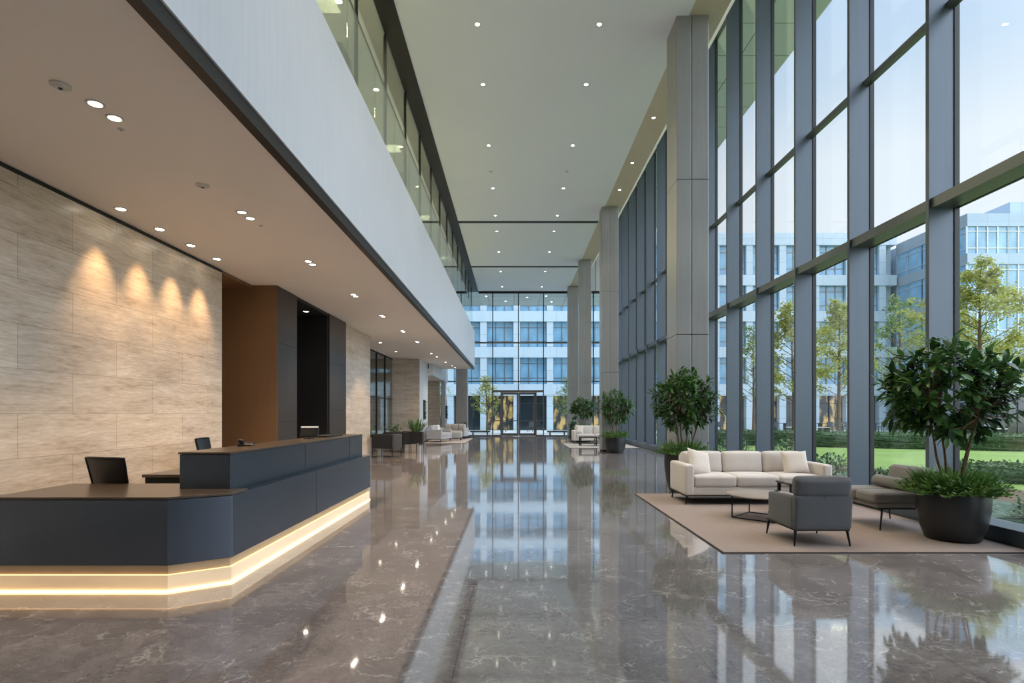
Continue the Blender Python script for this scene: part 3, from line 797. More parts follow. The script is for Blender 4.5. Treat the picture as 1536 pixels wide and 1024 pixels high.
def potted_tree(name, label, loc, seed, pot_r, pot_h, cz, rad, ntips, L, W, per, stems, leafmat, clip=None, group='potted trees along the glass wall', tuft=260, stem_r=.014):
    rnd = random.Random(seed)
    t = thing(name, label, 'potted tree', loc, 0, group)
    r = pot_r
    MB().lathe([(0, 0), (r*.68, 0), (r*.76, .02), (r*.9, pot_h*.3), (r*.985, pot_h*.62), (r, pot_h*.86), (r*.985, pot_h), (r*.93, pot_h), (r*.92, pot_h-.05), (0, pot_h-.05)], 48).build('pot', M['pot'], t, smooth=True, angle=50)
    MB().lathe([(0, pot_h-.02), (r*.9, pot_h-.045)], 32).build('soil', M['soil'], t, smooth=True)
    lc = Vector(loc)
    lclip = (lambda q: clip(q+lc)) if clip else None
    # crown tips
    C0 = Vector((0, 0, cz)); tips = []
    tries = 0
    while len(tips) < ntips and tries < ntips*30:
        tries += 1
        u = Vector((rnd.gauss(0, 1), rnd.gauss(0, 1), rnd.gauss(0, 1))).normalized()
        rr = rnd.uniform(.25, 1)**.45
        if u.z < -.92: continue
        lump = .88+.12*math.sin(u.x*5+seed)*math.cos(u.y*4+seed*2)
        p = C0+Vector((u.x*rad[0], u.y*rad[1], u.z*rad[2]))*rr*lump
        if lclip and lclip(p): continue
        d = Vector((u.x, u.y, u.z*.7+.35))
        tips.append((p, d))
    hubs = []
    for k in range(stems):
        a = 2*PI*k/stems+seed; lean = rnd.uniform(.16, .34)
        base = Vector((math.cos(a)*.06, math.sin(a)*.06, pot_h-.06))
        hub = Vector((math.cos(a)*rad[0]*lean*1.5, math.sin(a)*rad[1]*lean*1.5, cz-rad[2]*rnd.uniform(.15, .45)))
        mid = base.lerp(hub, .5)+Vector((rnd.uniform(-.03, .03), rnd.uniform(-.03, .03), 0))
        MB().tube([base, mid, hub], [stem_r*1.25, stem_r, stem_r*.8], 8).build('stem', M['bark'], t, smooth=True)
        hubs.append(hub)
    br = MB()
    for p, d in tips:
        h = min(hubs, key=lambda q: (q-p).length)
        mid = h.lerp(p, .55)+Vector((0, 0, -.04))
        br.tube([h, mid, p], [.007, .005, .003], 4)
    br.build('branches', M['bark'], t)
    mb = MB(); crown_leaves(rnd, tips, L, W, per, mb, lclip)
    mb.build('foliage', leafmat, t, smooth=True, angle=0)
    if tuft:
        tb = MB()
        for k in range(tuft):
            a = rnd.uniform(0, 2*PI); q = r*.88*math.sqrt(rnd.random())
            b = Vector((q*math.cos(a), q*math.sin(a), pot_h-.04))
            a2 = a+rnd.uniform(-.7, .7); e = rnd.uniform(.3, 1.45)
            d = Vector((math.cos(a2)*math.cos(e), math.sin(a2)*math.cos(e), math.sin(e))); ll = rnd.uniform(.24, .40)
            if lclip and lclip(b+d*ll): continue
            tb.leaf(b, d, Vector((0, 0, 1)), ll, .02, .25, .1)
            for q2 in range(4):
                f = .35+.15*q2; sd = d.cross(Vector((0, 0, 1))).normalized()*(1 if q2 % 2 else -1)
                tb.quadleaf(b+d*ll*f-Vector((0, 0, .25*ll*f*f)), (d+sd).normalized(), sd.cross(d).normalized(), .07, .016)
        tb.build('undergrowth', M['tuft'], t)
    return t
cl1 = lambda p: p.x > 5.88 or (p.x > 5.55 and (abs(p.y-5.89) < .12 or abs(p.y-7.71) < .12))
potted_tree('potted_tree', 'largest potted tree, in a round black pot at the right end of the rug', (5.2, 6.72, RZ), 11, .365, .56, 1.74, (.90, .72, .76), 200, .17, .066, 9, 4, M['leaf'], cl1, tuft=800, stem_r=.013)
cl2 = lambda p: p.y > 11.40 and 3.2 < p.x < 4.05
potted_tree('potted_tree', 'dark green potted tree standing behind the left end of the cream sofa', (3.3, 10.98, 0), 23, .38, .72, 1.80, (.74, .62, .72), 190, .16, .05, 9, 4, M['leaf'], cl2, tuft=300)
cl3 = lambda p: p.y > 21.95 and 3.35 < p.x < 4.15
potted_tree('potted_tree', 'rounded potted tree in a black pot before the second column', (3.86, 21.58, 0), 37, .40, .62, 1.76, (.78, .70, .74), 150, .18, .06, 8, 4, M['leaf2'], cl3, tuft=260)
cl4 = lambda p: (p.y > 29.6 and 3.35 < p.x < 4.15)
potted_tree('potted_tree', 'furthest potted tree, behind the distant cream settee', (3.5, 29.15, 0), 41, .40, .70, 1.75, (.82, .6, .66), 130, .19, .065, 8, 3, M['leaf2'], cl4, tuft=200)

def box_planter(name, label, loc, w, d, z0, z1, legs, kind, seed, mat=None, spread=.25, hgt=.5, n=60, cat='planter', group=None):
    rnd = random.Random(seed); t = thing(name, label, cat, loc, 0, group)
    MB().box(-w/2, w/2, -d/2, d/2, z0, z1-.03).box(-w/2, w/2, -d/2, -d/2+.02, z1-.03, z1).box(-w/2, w/2, d/2-.02, d/2, z1-.03, z1).box(-w/2, -w/2+.02, -d/2+.02, d/2-.02, z1-.03, z1).box(w/2-.02, w/2, -d/2+.02, d/2-.02, z1-.03, z1).build('planter_box', mat or M['pot'], t)
    if legs:
        for sx in (-1, 1):
            for sy in (-1, 1):
                MB().box(sx*(w/2-.02)-.012, sx*(w/2-.02)+.012, sy*(d/2-.02)-.012, sy*(d/2-.02)+.012, 0, z0).build('leg', M['legs'], t)
    MB().box(-w/2+.02, w/2-.02, -d/2+.02, d/2-.02, z1-.03, z1-.015).build('soil', M['soil'], t)
    mb = MB()
    for k in range(n):
        a = rnd.uniform(0, 2*PI); q = rnd.uniform(0, .42)
        b = Vector((q*w*math.cos(a), q*d*math.sin(a), z1-.02))
        if kind == 'spiky':
            e = rnd.uniform(.75, 1.5); d_ = Vector((math.cos(a)*math.cos(e), math.sin(a)*math.cos(e), math.sin(e)))
            mb.leaf(b, d_, Vector((0, 0, 1)), hgt*rnd.uniform(.5, 1), .06, .12, .25)
        else:
            b = b+Vector((rnd.uniform(-spread, spread), rnd.uniform(-spread, spread), rnd.uniform(0, hgt)))
            for q2 in range(3):
                e = rnd.uniform(-.3, 1.2); a2 = rnd.uniform(0, 2*PI); d_ = Vector((math.cos(a2)*math.cos(e), math.sin(a2)*math.cos(e), math.sin(e)))
                mb.leaf(b, d_, Vector((0, 0, 1)), .13, .05, .2)
    mb.build('foliage', M['leaf2'], t)
    if kind != 'spiky':
        MB().tube([(0, 0, z1-.02), (.01, 0, z1+hgt*.5)], .012, 6).build('stem', M['bark'], t)
    return t
box_planter('plant_stand', 'black box planter on thin legs holding a tall spiky plant', (-3.72, 21.6, 0), .52, .4, .38, .80, True, 'spiky', 5, hgt=.62, n=70)
box_planter('tall_planter', 'tall slim black planter at the foot of the rear right column', (3.5, 33.6, 0), .42, .42, 0, .85, False, 'leafy', 6, spread=.16, hgt=.16, n=60)
box_planter('tall_planter', 'tall slim black planter beside the pale grey settee near the entrance', (-3.0, 34.2, 0), .34, .34, 0, .78, False, 'leafy', 7, spread=.12, hgt=.16, n=50)
box_planter('potted_plant', 'leafy green potted plant in front of the smoked glass partition', (-5.55, 20.9, 0), .5, .5, 0, .62, False, 'leafy', 8, spread=.22, hgt=.34, n=120, mat=M['grey_metal'])
box_planter('potted_plant', 'small dark planter between the glass partition and the stone block', (-5.35, 25.2, 0), .9, .4, 0, .66, False, 'leafy', 9, spread=.2, hgt=.3, n=60)

# wall plants near the far end
def wall_plant(label, loc, h, seed, w=.18):
    rnd = random.Random(seed); t = thing('wall_planter', label, 'wall planter', loc, 0, 'hanging green wall planters')
    MB().box(0, .04, -w/2, w/2, 0, h).build('backing_board', M['slot'], t)
    mb = MB()
    for k in range(int(150*h)):
        b = Vector((.04, rnd.uniform(-w/2, w/2), rnd.uniform(.02, h)))
        d = Vector((rnd.uniform(.4, 1), rnd.uniform(-.8, .8), rnd.uniform(-.8, .5))).normalized()
        mb.leaf(b, d, Vector((0, 0, 1)), rnd.uniform(.08, .16), .05, .3)
    mb.build('foliage', M['leaf2'], t)
wall_plant('narrow strip of greenery on the white side of the stone block', (-4.654, 29.2, 1.2), 1.0, 3, .22)
wall_plant('hanging ball of greenery by the stone column near the entrance', (-4.36, 36.3, 1.2), .8, 4, .3)
# the second one hangs on a slim white pier of the bulkhead
S('trim_pier', M['fascia'], -4.6, -4.37, 36.0, 36.6, 0, 3.55)

# ------------------------------------------------------------------ black waiting chairs on the left
def cube_chair(label, loc, rz):
    t = thing('waiting_chair', label, 'chair', loc, rz, 'black square chairs left of the walkway')
    w, d = .40, .36
    for sx in (-1, 1):
        for sy in (-1, 1): MB().box(sx*(w-.02)-.012, sx*(w-.02)+.012, sy*(d-.02)-.012, sy*(d-.02)+.012, 0, .34).build('leg', M['legs'], t)
    MB().sbox(-w+.07, w-.07, -d, d-.09, .33, .47, .03, (0, 0, .015)).build('seat', M['blackfab'], t, smooth=True)
    MB().sbox(-w, w, d-.09, d, .30, .80, .02).build('backrest', M['blackfab'], t, smooth=True)
    for sx in (-1, 1): MB().sbox(sx*(w-.07), sx*w, -d, d-.085, .30, .78, .018).build('arm', M['blackfab'], t, smooth=True)
    return t
cube_chair('black square armchair just beyond the far end of the desk', (-4.42, 19.7, 0), R(165))
cube_chair('black square armchair behind the first, beside the box planter', (-4.35, 22.3, 0), R(-40))
t = thing('side_table', 'low black side table between the black chairs and the partition', 'side table', (-5.3, 22.8, 0))
MB().box(-.4, .4, -.25, .25, .46, .5).build('tabletop', M['darktop'], t)
for sx in (-1, 1):
    for sy in (-1, 1): MB().box(sx*.36-.015, sx*.36+.015, sy*.21-.015, sy*.21+.015, 0, .46).build('leg', M['legs'], t)

# ------------------------------------------------------------------ far seating groups
rug('pale rug under the grey settees near the entrance on the left', -4.6, -2.45, 28.4, 33.95, M['rug2'])
sofa('settee', 'light grey settee with its side to us beside the stone block', 'settee', (-3.95, 29.95, RZ), R(75), 1.5, .85, M['ltgrey'], 2, group='grey settees on the left rug', backh=.86)
sofa('settee', 'pale grey settee furthest back on the left rug', 'settee', (-3.55, 33.3, RZ), R(-12), 1.6, .85, M['ltgrey'], 3, group='grey settees on the left rug', backh=.86)
t = thing('ottoman', 'grey upholstered ottoman between the two grey settees', 'ottoman', (-3.25, 31.5, RZ))
MB().sbox(-.35, .35, -.35, .35, .14, .46, .04, (0, 0, .02)).build('cushion', M['ltgrey'], t, smooth=True)
for sx in (-1, 1):
    for sy in (-1, 1): MB().box(sx*.3-.015, sx*.3+.015, sy*.3-.015, sy*.3+.015, 0, .14).build('leg', M['legs'], t)
throw_pillow('pale pillow on the light grey settee beside the stone block', (-4.1, 30.2, .7), (R(-15), 0, R(60)), .42, mat=M['white_metal'])
rug('pale rug under the distant cream settee on the right', 2.4, 5.45, 24.5, 29.0, M['rug2'])
sofa('settee', 'distant cream settee before the third column', 'settee', (3.95, 28.2, RZ), 0, 2.1, .85, M['cream'], 2, backh=.88)
throw_pillow('ivory pillow at the left end of the distant cream settee', (3.25, 28.1, .72), (R(-18), R(8), R(18)), .44)
t = thing('coffee_table', 'small dark coffee table in front of the distant cream settee', 'coffee table', (3.42, 26.2, RZ))
MB().box(-.4, .4, -.3, .3, .38, .42).build('tabletop', M['legs'], t)
MB().box(-.36, .36, -.26, .26, .12, .14).build('shelf', M['legs'], t)
for sx in (-1, 1):
    for sy in (-1, 1): MB().box(sx*.36-.025, sx*.36+.025, sy*.26-.025, sy*.26+.025, 0, .38).build('leg', M['legs'], t)
armchair('charcoal armchair next to the small dark table before the second column', (4.35, 26.2, RZ), R(-90), M['greyfab'])
# ------------------------------------------------------------------ ceiling lights
ring_mb = MB().lathe([(.058, -.001), (.062, -.006), (.078, -.006), (.082, -.002), (.082, .0)], 28)
def make_downlight(r_scale, lens, power, color, size_deg, label, group, loc, proto={}):
    key = (r_scale, lens)
    t = thing('downlight', label, 'downlight', loc, 0, group)
    if key not in proto:
        rm = MB().lathe([(.058*r_scale, -.003), (.062*r_scale, -.008), (.080*r_scale, -.008), (.084*r_scale, -.003), (.084*r_scale, -.001), (.058*r_scale, -.001)], 28).build('trim_ring', M['ring'], t, smooth=True)
        lm = MB().lathe([(0, -.004), (.056*r_scale, -.004)], 24).build('lens', M[lens], t)
        proto[key] = (rm.data, lm.data)
    else:
        for nm, d in zip(('trim_ring', 'lens'), proto[key]):
            o = bpy.data.objects.new(nm, d); COL.objects.link(o); o.parent = t
    if power:
        L = bpy.data.lights.new('downlight_beam', 'SPOT'); L.energy = power; L.color = color; L.spot_size = R(size_deg); L.spot_blend = .6; L.shadow_soft_size = .05
        o = bpy.data.objects.new('downlight_beam', L); COL.objects.link(o); o.parent = t; o.location = (0, 0, -.03)
    return t
WARM = (1, .72, .44)
n = 0
# wall washers
for i, y in enumerate((7.48, 8.3, 9.1, 9.9)):
    make_downlight(1, 'lamp', 0, WARM, 40, f'warm wall-washing downlight next to the travertine wall, {ORD[i]} from the camera', 'wall washers over the travertine', (-5.19, y, LZ))
    L = bpy.data.lights.new('wash_beam', 'SPOT'); L.energy = 185; L.color = (1, .64, .33); L.spot_size = R(62); L.spot_blend = 1; L.shadow_soft_size = .03
    o = bpy.data.objects.new('wash_beam', L); COL.objects.link(o); o.location = (-5.17, y, LZ-.04)
    o.rotation_euler = (0, R(5), 0)
pairs = [(4.94, 5.18), (7.60, 7.84), (10.05, 10.27), (12.86, 13.06), (15.6, 15.82), (18.5, 18.72), (21.25, 21.47)]
for i, (a, b) in enumerate(pairs):
    for j, y in enumerate((a, b)):
        make_downlight(.9, 'lamp', 135, WARM, 95, f'{"nearer" if j == 0 else "farther"} downlight of the {ORD[i]} pair over the reception desk line, counted from the camera', 'paired downlights in the low ceiling', (-3.65, y, LZ))
for i, (x, y) in enumerate([(-3.72, 25.5), (-3.68, 27.0), (-3.6, 29.8), (-3.5, 32.0), (-3.45, 33.2)]):
    make_downlight(.9, 'lamp', 80, WARM, 95, f'single downlight in the low ceiling above the grey settees, {ORD[i]} from the camera', 'downlights above the grey settees', (x, y, LZ))
for i, (x, y) in enumerate([(-5.13, 19.3), (-5.1, 21.6), (-5.14, 24.7)]):
    make_downlight(.9, 'lamp', 110, WARM, 80, f'downlight close to the glass partition, {ORD[i]} from the camera', 'downlights by the glass partition', (x, y, LZ))
make_downlight(1.05, 'lamp', 12, WARM, 80, 'lone downlight in the dark recess between the bronze panels', None, (-5.36, 14.6, LZ-.07))
for i, y in enumerate((11.75, 13.9, 17.06, 20.3, 23.1, 25.1, 28.3, 32.2, 36.1)):
    for nm, x in (('left', -.76), ('right', 1.77)):
        make_downlight(.85, 'lamp_w', 150, (1, .93, .84), 80, f'atrium ceiling downlight, {ORD[i]} from the camera in the {nm} row', 'downlights in the atrium ceiling', (x, y, ZC))
for i, (x, y) in enumerate([(3.82, 15.5), (3.82, 18.3), (3.82, 20.5)]):
    make_downlight(.8, 'lamp_w', 60, (1, .8, .6), 90, f'small downlight in the tan perimeter soffit, {ORD[i]} from the camera', 'downlights in the perimeter soffit', (x, y, ZC+.02))
for i, y in enumerate((9.6, 7.5, 5.4)):
    for nm, x in (('left', -.76), ('right', 1.77)):
        make_downlight(.85, 'lamp_w', 150, (1, .93, .84), 80, f'atrium downlight high overhead in the {nm} row, {ORD[i]} before the first one in view', 'overhead downlights in the atrium ceiling', (x, y, ZC))
for i, y in enumerate((9.0, 7.2, 5.4)):
    make_downlight(.8, 'lamp_w', 250, (1, .74, .5), 42, f'perimeter soffit downlight directly above the lounge rug, {ORD[i]} from the first column', 'soffit downlights above the lounge', (3.82, y, ZC+.02))
# detectors and sensors
def sensor(name, label, loc, r, grp=None):
    t = thing(name, label, 'smoke detector' if name == 'smoke_detector' else 'ceiling sensor', loc, 0, grp)
    MB().lathe([(0, -.03*r/.08), (r*.55, -.03*r/.08), (r*.72, -.016*r/.08), (r, -.012*r/.08), (r, 0)], 24).build('housing', M['ring'], t, smooth=True)
    MB().lathe([(0, -.036*r/.08), (r*.2, -.036*r/.08), (r*.22, -.03*r/.08)], 12).build('sensor_eye', M['slot'], t)
sensor('smoke_detector', 'round white smoke detector beside the nearest pair of desk downlights', (-3.73, 4.66, LZ), .075)
sensor('smoke_detector', 'round white detector plate between the first and second desk downlight pairs', (-3.68, 6.7, LZ), .075)
for i, (x, y) in enumerate(((-3.73, 5.38), (-3.64, 8.15))):
    sensor('ceiling_sensor', f'tiny ceiling sensor just past the {ORD[i]} pair of desk downlights', (x, y, LZ), .03)
for i, (x, y) in enumerate(((-.77, 18.9), (1.77, 18.9))):
    sensor('ceiling_sensor', f'small sensor in the {("left", "right")[i]} row of the atrium ceiling lights', (x, y, ZC), .06)

# ------------------------------------------------------------------ outside
GZ = -.06
S('ground_lawn', M['lawn'], -40, 90, YB-60, 100, GZ-.3, GZ)
S('ground_bed', M['gravelbed'], GX+.1, 8.6, -6, 30, GZ, GZ+.02)
S('ground_mulch', M['mulch'], 8.6, 10.2, -6, 17, GZ, GZ+.018)
struct(MB().prism([(7, 35.2), (40, 29.5), (40, 33.5), (7, 38.6)], GZ, GZ+.02).build('path', M['paving']))
S('ground_terrace', M['paving'], -20, 36, 43.5, 51.5, GZ, GZ+.03)
S('ground_forecourt', M['paving'], -12, 7.2, YB+.1, 42.6, GZ, GZ+.03)
S('soffit_far', M['soffit_out'], -12, 6.3, YB+.12, 42.3, ZC-.02, ZC+.6)
S('soffit_side', M['soffit_out'], GX+.07, 8.75, YF, YB+.1, 12.86, 13.1)
for i, (x, y) in enumerate(((-1.9, 38.9), (-.6, 40.6), (.9, 39.3), (2.2, 38.8), (2.7, 40.8))):
    make_downlight(1.3, 'lamp_w', 0, WARM, 60, f'small light in the outer canopy beyond the entrance glass, {ORD[i]} from the left', 'lights in the outer canopy', (x, y, ZC-.02))

# office building across the court
FY = 52.0
bld = thing('office_building', 'long pale five-storey office building with blue windows across the courtyard', 'building', (10, FY, GZ))
ox, oy, oz = 10, FY, GZ
levels = [3.35, 6.75, 10.0, 13.35]        # underside of each window band
BAY = 3.05
x0, x1 = -15.0, 35.9
nb = int((x1-x0)/BAY)
wb = MB()
for (za, zb) in ((3.2, 4.25), (6.7, 7.65), (10.0, 10.95), (13.3, 14.25), (17.0, 18.1)):
    wb.box(x0-ox, 35.05-ox, 0-.12, 8, za, zb)
wb.build('spandrel_band', M['facade'], bld)
MB().box(x0-ox, 35.05-ox, .7, 8, 0, 18.0).build('wall', M['facade'], bld)
pl = [MB().box(x0+BAY*i-.3-ox, x0+BAY*i+.3-ox, -.05, .6, 0, 17.1).build('pilaster', M['facade'], bld) for i in range(nb+1)]
protos = {}
rnd = random.Random(8)
for fl, (za, zb) in enumerate(((0.05, 3.2), (4.25, 6.7), (7.65, 10.0), (10.95, 13.3), (14.25, 17.0))):
    for i in range(nb):
        xa = x0+BAY*i+.3-ox; wdt = BAY-.6; h = zb-za
        mat = M['bwin'] if fl else (M['bwin_lit'] if (i*7+3) % 5 < 3 else M['bwin_low'])
        key = (fl, mat.name)
        if key not in protos:
            g = MB().box(0, wdt, 0, .08, 0, h).build('window', mat, bld)
            f = MB(); 
            for q in range(4 if fl else 3): 
                xx = wdt*q/(3 if fl else 2); f.box(xx-.035, xx+.035, -.06, 0, 0, h)
            for z in ((h*.24, h*.78) if fl else (h*.78,)): f.box(0, wdt, -.045, 0, z-.03, z+.03)
            fo = f.build('window_frame', M['grey_metal'] if fl else M['patio'], g)
            protos[key] = g; g.location = (xa, .32 if fl else .62, za)
        else:
            dup(protos[key], loc=(xa, .32 if fl else .62, za), parent=bld)
# projecting wing on the right
wing = thing('office_building', 'taller-looking office wing with corner glazing and rooftop plant room, far right', 'building', (35.2, 44, GZ))
H = 16.95
MB().box(.35, 26, .35, 14, 0, H).build('wall', M['facade2'], wing)
wb = MB()
for za, zb in ((3.0, 4.2), (6.55, 7.6), (9.85, 10.9), (13.15, 14.0), (16.1, H+.15)):
    wb.box(0, 26, 0, .5, za, zb); wb.box(0, .5, .5, 8.2, za, zb)
wb.build('spandrel_band', M['facade2'], wing)
pr2 = {}
for fl, (za, zb) in enumerate(((.05, 3.0), (4.2, 6.55), (7.6, 9.85), (10.9, 13.15), (14.0, 16.1))):
    for side in (0, 1):
        for i in range(8 if side == 0 else 5):
            wdt = 3.2 if side == 0 else 1.6; h = zb-za
            key = (fl, side)
            if key not in pr2:
                g = MB().box(0, wdt, 0, .06, 0, h).build('window', M['bwin'] if fl else M['bwin_low'], wing)
                f = MB(); k = 4 if side == 0 else 1
                for q in range(k+1):
                    xx = wdt*q/k; f.box(xx-.04, xx+.04, -.07, 0, 0, h)
                for z in (h*.2, h*.82): f.box(0, wdt, -.05, 0, z-.03, z+.03)
                f.build('window_frame', (M['white_metal'] if fl else M['patio']) if side == 0 else M['facade2'], g); pr2[key] = g
            else:
                g = dup(pr2[key], parent=wing)
            if side == 0: g.location = (i*wdt, .1, za)
            else: g.location = (.1, 8.2-i*wdt, za); g.rotation_euler = (0, 0, R(-90))
MB().box(7.0, 20, 4.2, 12, H, H+2.6).build('plant_room', M['facade2'], wing)

# garden trees
def garden_tree(label, x, y, h, rad, seed, mat, nleaf=5600, leaf=.15, base=None):
    rnd = random.Random(seed); t = thing('garden_tree', label, 'tree', (x, y, GZ), 0, 'young trees in the courtyard')
    top = Vector((rnd.uniform(-.15, .15), rnd.uniform(-.1, .1), h*.96))
    pts = [Vector((0, 0, 0)), Vector((.03, 0, h*.3)), Vector((top.x*.4, 0, h*.6)), top]
    MB().tube(pts, [h*.0135, h*.011, h*.008, .01], 8).build('trunk', M['bark'], t, smooth=True)
    br = MB(); tips = []
    b0 = base or .3
    for k in range(34):
        f = b0+(1-b0)*(k/34)**.95
        p = Vector((top.x*f, top.y*f, h*f*.96))
        a = k*2.4+rnd.uniform(-.4, .4)
        g = (f-b0)/(1-b0)
        ln_ = rad*(.35+.95*math.sin(min(1, g*1.15+.16)*PI)**.8)*rnd.uniform(.75, 1.1)
        e = Vector((math.cos(a)*ln_, math.sin(a)*ln_, ln_*.55))
        q = p+e*.55+Vector((0, 0, ln_*.05)); r_ = p+e
        br.tube([p, q, r_], [.022, .014, .005], 5)
        for s_ in range(3):
            a2 = a+rnd.uniform(-.9, .9); m = p.lerp(r_, rnd.uniform(.4, .8)); r2 = m+Vector((math.cos(a2), math.sin(a2), rnd.uniform(.1, .7)))*ln_*.4
            br.tube([m, r2], [.01, .004], 4); tips.append((m, r2))
        tips.append((q, r_)); tips.append((p+e*.25, r_))
    br.build('branches', M['bark'], t)
    mb = MB()
    for k in range(nleaf):
        a_, b_ = rnd.choice(tips); p = a_.lerp(b_, rnd.uniform(.1, 1.1))+Vector((rnd.gauss(0, .14), rnd.gauss(0, .14), rnd.gauss(0, .12)))
        d = Vector((rnd.gauss(0, 1), rnd.gauss(0, 1), rnd.gauss(-.3, .7))).normalized(); sd = d.cross(Vector((rnd.gauss(0, 1), rnd.gauss(0, 1), rnd.gauss(0, 1)))).normalized()
        mb.quadleaf(p, d, sd, leaf*rnd.uniform(.7, 1.3), leaf*.55)
    mb.build('crown', mat, t)
garden_tree('young yellow-green tree seen between fins above the right half of the sofa', 13.8, 28, 7.0, 1.5, 1, M['treeleaf'])
garden_tree('young tree further off, just right of the tree above the sofa', 18.6, 32.5, 8.2, 1.45, 2, M['treeleaf'])
garden_tree('pale green tree left of the big potted tree, before the building corner', 23.2, 34, 8.6, 1.9, 3, M['treeleaf2'], 3000)
garden_tree('tallest courtyard tree, rising behind the big potted tree', 21.4, 26, 8.4, 2.3, 4, M['treeleaf'], 9000)
garden_tree('thin young tree nearest the first column beyond the glass', 15.2, 36, 7.2, 1.3, 5, M['treeleaf2'], 1900)
garden_tree('small tree at the far right beyond the tall courtyard tree', 27.5, 29, 6.8, 2.0, 6, M['treeleaf'], 3000)
garden_tree('slim yellowing tree outside, left of the entrance doors', -2.2, 45.5, 4.6, .9, 7, M['treeleaf'], 1300)
garden_tree('slim green tree outside the glass behind the grey settees', -6.4, 44, 5.0, 1.0, 8, M['treeleaf'], 1500)
garden_tree('slim tree outside, right of the entrance doors', 4.4, 45.5, 4.4, .9, 9, M['treeleaf2'], 1300)
garden_tree('tree beyond the glass between the first and second columns', 10.2, 42, 7.0, 1.5, 10, M['treeleaf2'], 2200)
garden_tree('broad low tree in the gap before the office wing', 29.5, 36, 7.4, 2.2, 12, M['treeleaf2'], 3000)

# hedges and bed shrubs
def hedge(label, a, b, w, h, seed, n, name='hedge', cat='hedge', leaf=.1, round_=.16, group=None):
    rnd = random.Random(seed); a = Vector((*a, 0)); b = Vector((*b, 0)); L = (b-a).length; c = (a+b)/2
    rz = math.atan2(b.y-a.y, b.x-a.x)
    t = thing(name, label, cat, (c.x, c.y, GZ), rz, group)
    mb = MB().sbox(-L/2+.05, L/2-.05, -w/2+.05, w/2-.05, 0, h-.05, min(round_, w*.4), inner=max(5, int(L*1.5)))
    for i, p in enumerate(mb.v): mb.v[i] = (p[0]+rnd.uniform(-.03, .03), p[1]+rnd.uniform(-.03, .03), p[2]+rnd.uniform(-.02, .04))
    for k in range(n):
        u = rnd.uniform(-L/2, L/2); f = rnd.random()
        if f < .5: p = Vector((u, rnd.uniform(-w/2, w/2), h-.05+rnd.uniform(-.03, .05)))
        else: p = Vector((u, (-w/2 if rnd.random() < .75 else w/2)+rnd.uniform(-.03, .05), rnd.uniform(0, h)))
        if f > .96: p = Vector((rnd.choice((-L/2, L/2)), rnd.uniform(-w/2, w/2), rnd.uniform(0, h)))
        d = Vector((rnd.gauss(0, 1), rnd.gauss(-.3, 1), rnd.gauss(.4, .8))).normalized(); sd = d.cross(Vector((rnd.gauss(0, 1), rnd.gauss(0, 1), rnd.gauss(0, 1)))).normalized()
        mb.quadleaf(p, d, sd, leaf*rnd.uniform(.7, 1.3), leaf*.55)
    mb.build('foliage', M['hedge'], t)
    return t
hedge('long clipped hedge across the lawn, with the path behind it', (8.6, 29.5), (30, 19.5), 1.1, .72, 1, 9000)
hedge('nearer clipped hedge behind the big potted tree and lounge chair', (10.2, 13.4), (18, 10.2), 1.0, .42, 2, 5200, leaf=.09)
def shrub(label, x, y, r, h, seed, n=700):
    rnd = random.Random(seed); t = thing('shrub', label, 'shrub', (x, y, GZ), 0, 'low shrubs in the bed along the glass')
    mb = MB(); vs = []
    for k in range(n):
        u = Vector((rnd.gauss(0, 1), rnd.gauss(0, 1), abs(rnd.gauss(0, 1)))).normalized()*rnd.uniform(.55, 1)
        p = Vector((u.x*r, u.y*r, u.z*h)); d = (u+Vector((rnd.gauss(0, .5), rnd.gauss(0, .5), rnd.gauss(.2, .5)))).normalized()
        mb.leaf(p, d, Vector((0, 0, 1)), rnd.uniform(.07, .13), .045, .2)
    mb.build('foliage', M['hedge'], t)
    st = MB()
    for k in range(7):
        a = 2*PI*k/7; st.tube([(0, 0, 0), (r*.6*math.cos(a), r*.6*math.sin(a), h*.75)], [.012, .005], 5)
    st.build('stems', M['bark'], t)
sh = [(7.3, 13.2, .75, .62, 'dark green shrub outside the glass right of the cream sofa'),
      (8.6, 17.6, .8, .75, 'shrub on the lawn edge seen above the middle of the sofa'),
      (8.1, 21.0, .7, .7, 'shrub beyond the glass above the left half of the sofa'),
      (7.2, 10.9, .55, .5, 'shrub outside the glass left of the lounge chair'),
      (7.1, 9.3, .6, .42, 'low shrub outside the glass behind the lounge chair'),
      (7.6, 7.9, .6, .40, 'low shrub outside the glass by the rim of the biggest pot'),
      (8.75, 8.9, .62, .42, 'bushy shrub right of the big potted tree, next to the mulch'),
      (7.0, 6.6, .5, .26, 'ground-hugging shrub at the right edge beside the sill')]
for i, (x, y, r, h, lb) in enumerate(sh): shrub(lb, x, y, r, h, 20+i, 900 if h > .45 else 650)

# terrace furniture in front of the far building
def patio_table(label, x, y, w=1.6, mat='patio', rz=0):
    t = thing('patio_table', label, 'outdoor table', (x, y, GZ+.03), rz, 'outdoor tables on the terrace')
    MB().box(-w/2, w/2, -.4, .4, .70, .74).build('tabletop', M[mat], t)
    for sx in (-1, 1): MB().box(sx*(w/2-.12)-.03, sx*(w/2-.12)+.03, -.3, .3, 0, .7).build('leg', M['patio'], t)
def patio_chair(label, x, y, rz):
    t = thing('patio_chair', label, 'outdoor chair', (x, y, GZ+.03), rz, 'outdoor chairs on the terrace')
    MB().box(-.25, .25, -.25, .25, .42, .46).build('seat', M['patio'], t)
    MB().box(-.25, .25, .22, .26, .46, .85).build('backrest', M['patio'], t)
    for sx in (-1, 1):
        for sy in (-1, 1): MB().box(sx*.22-.02, sx*.22+.02, sy*.22-.02, sy*.22+.02, 0, .42).build('leg', M['patio'], t)
px = [13.0, 17.5, 22.0, 26.5, 31.0]
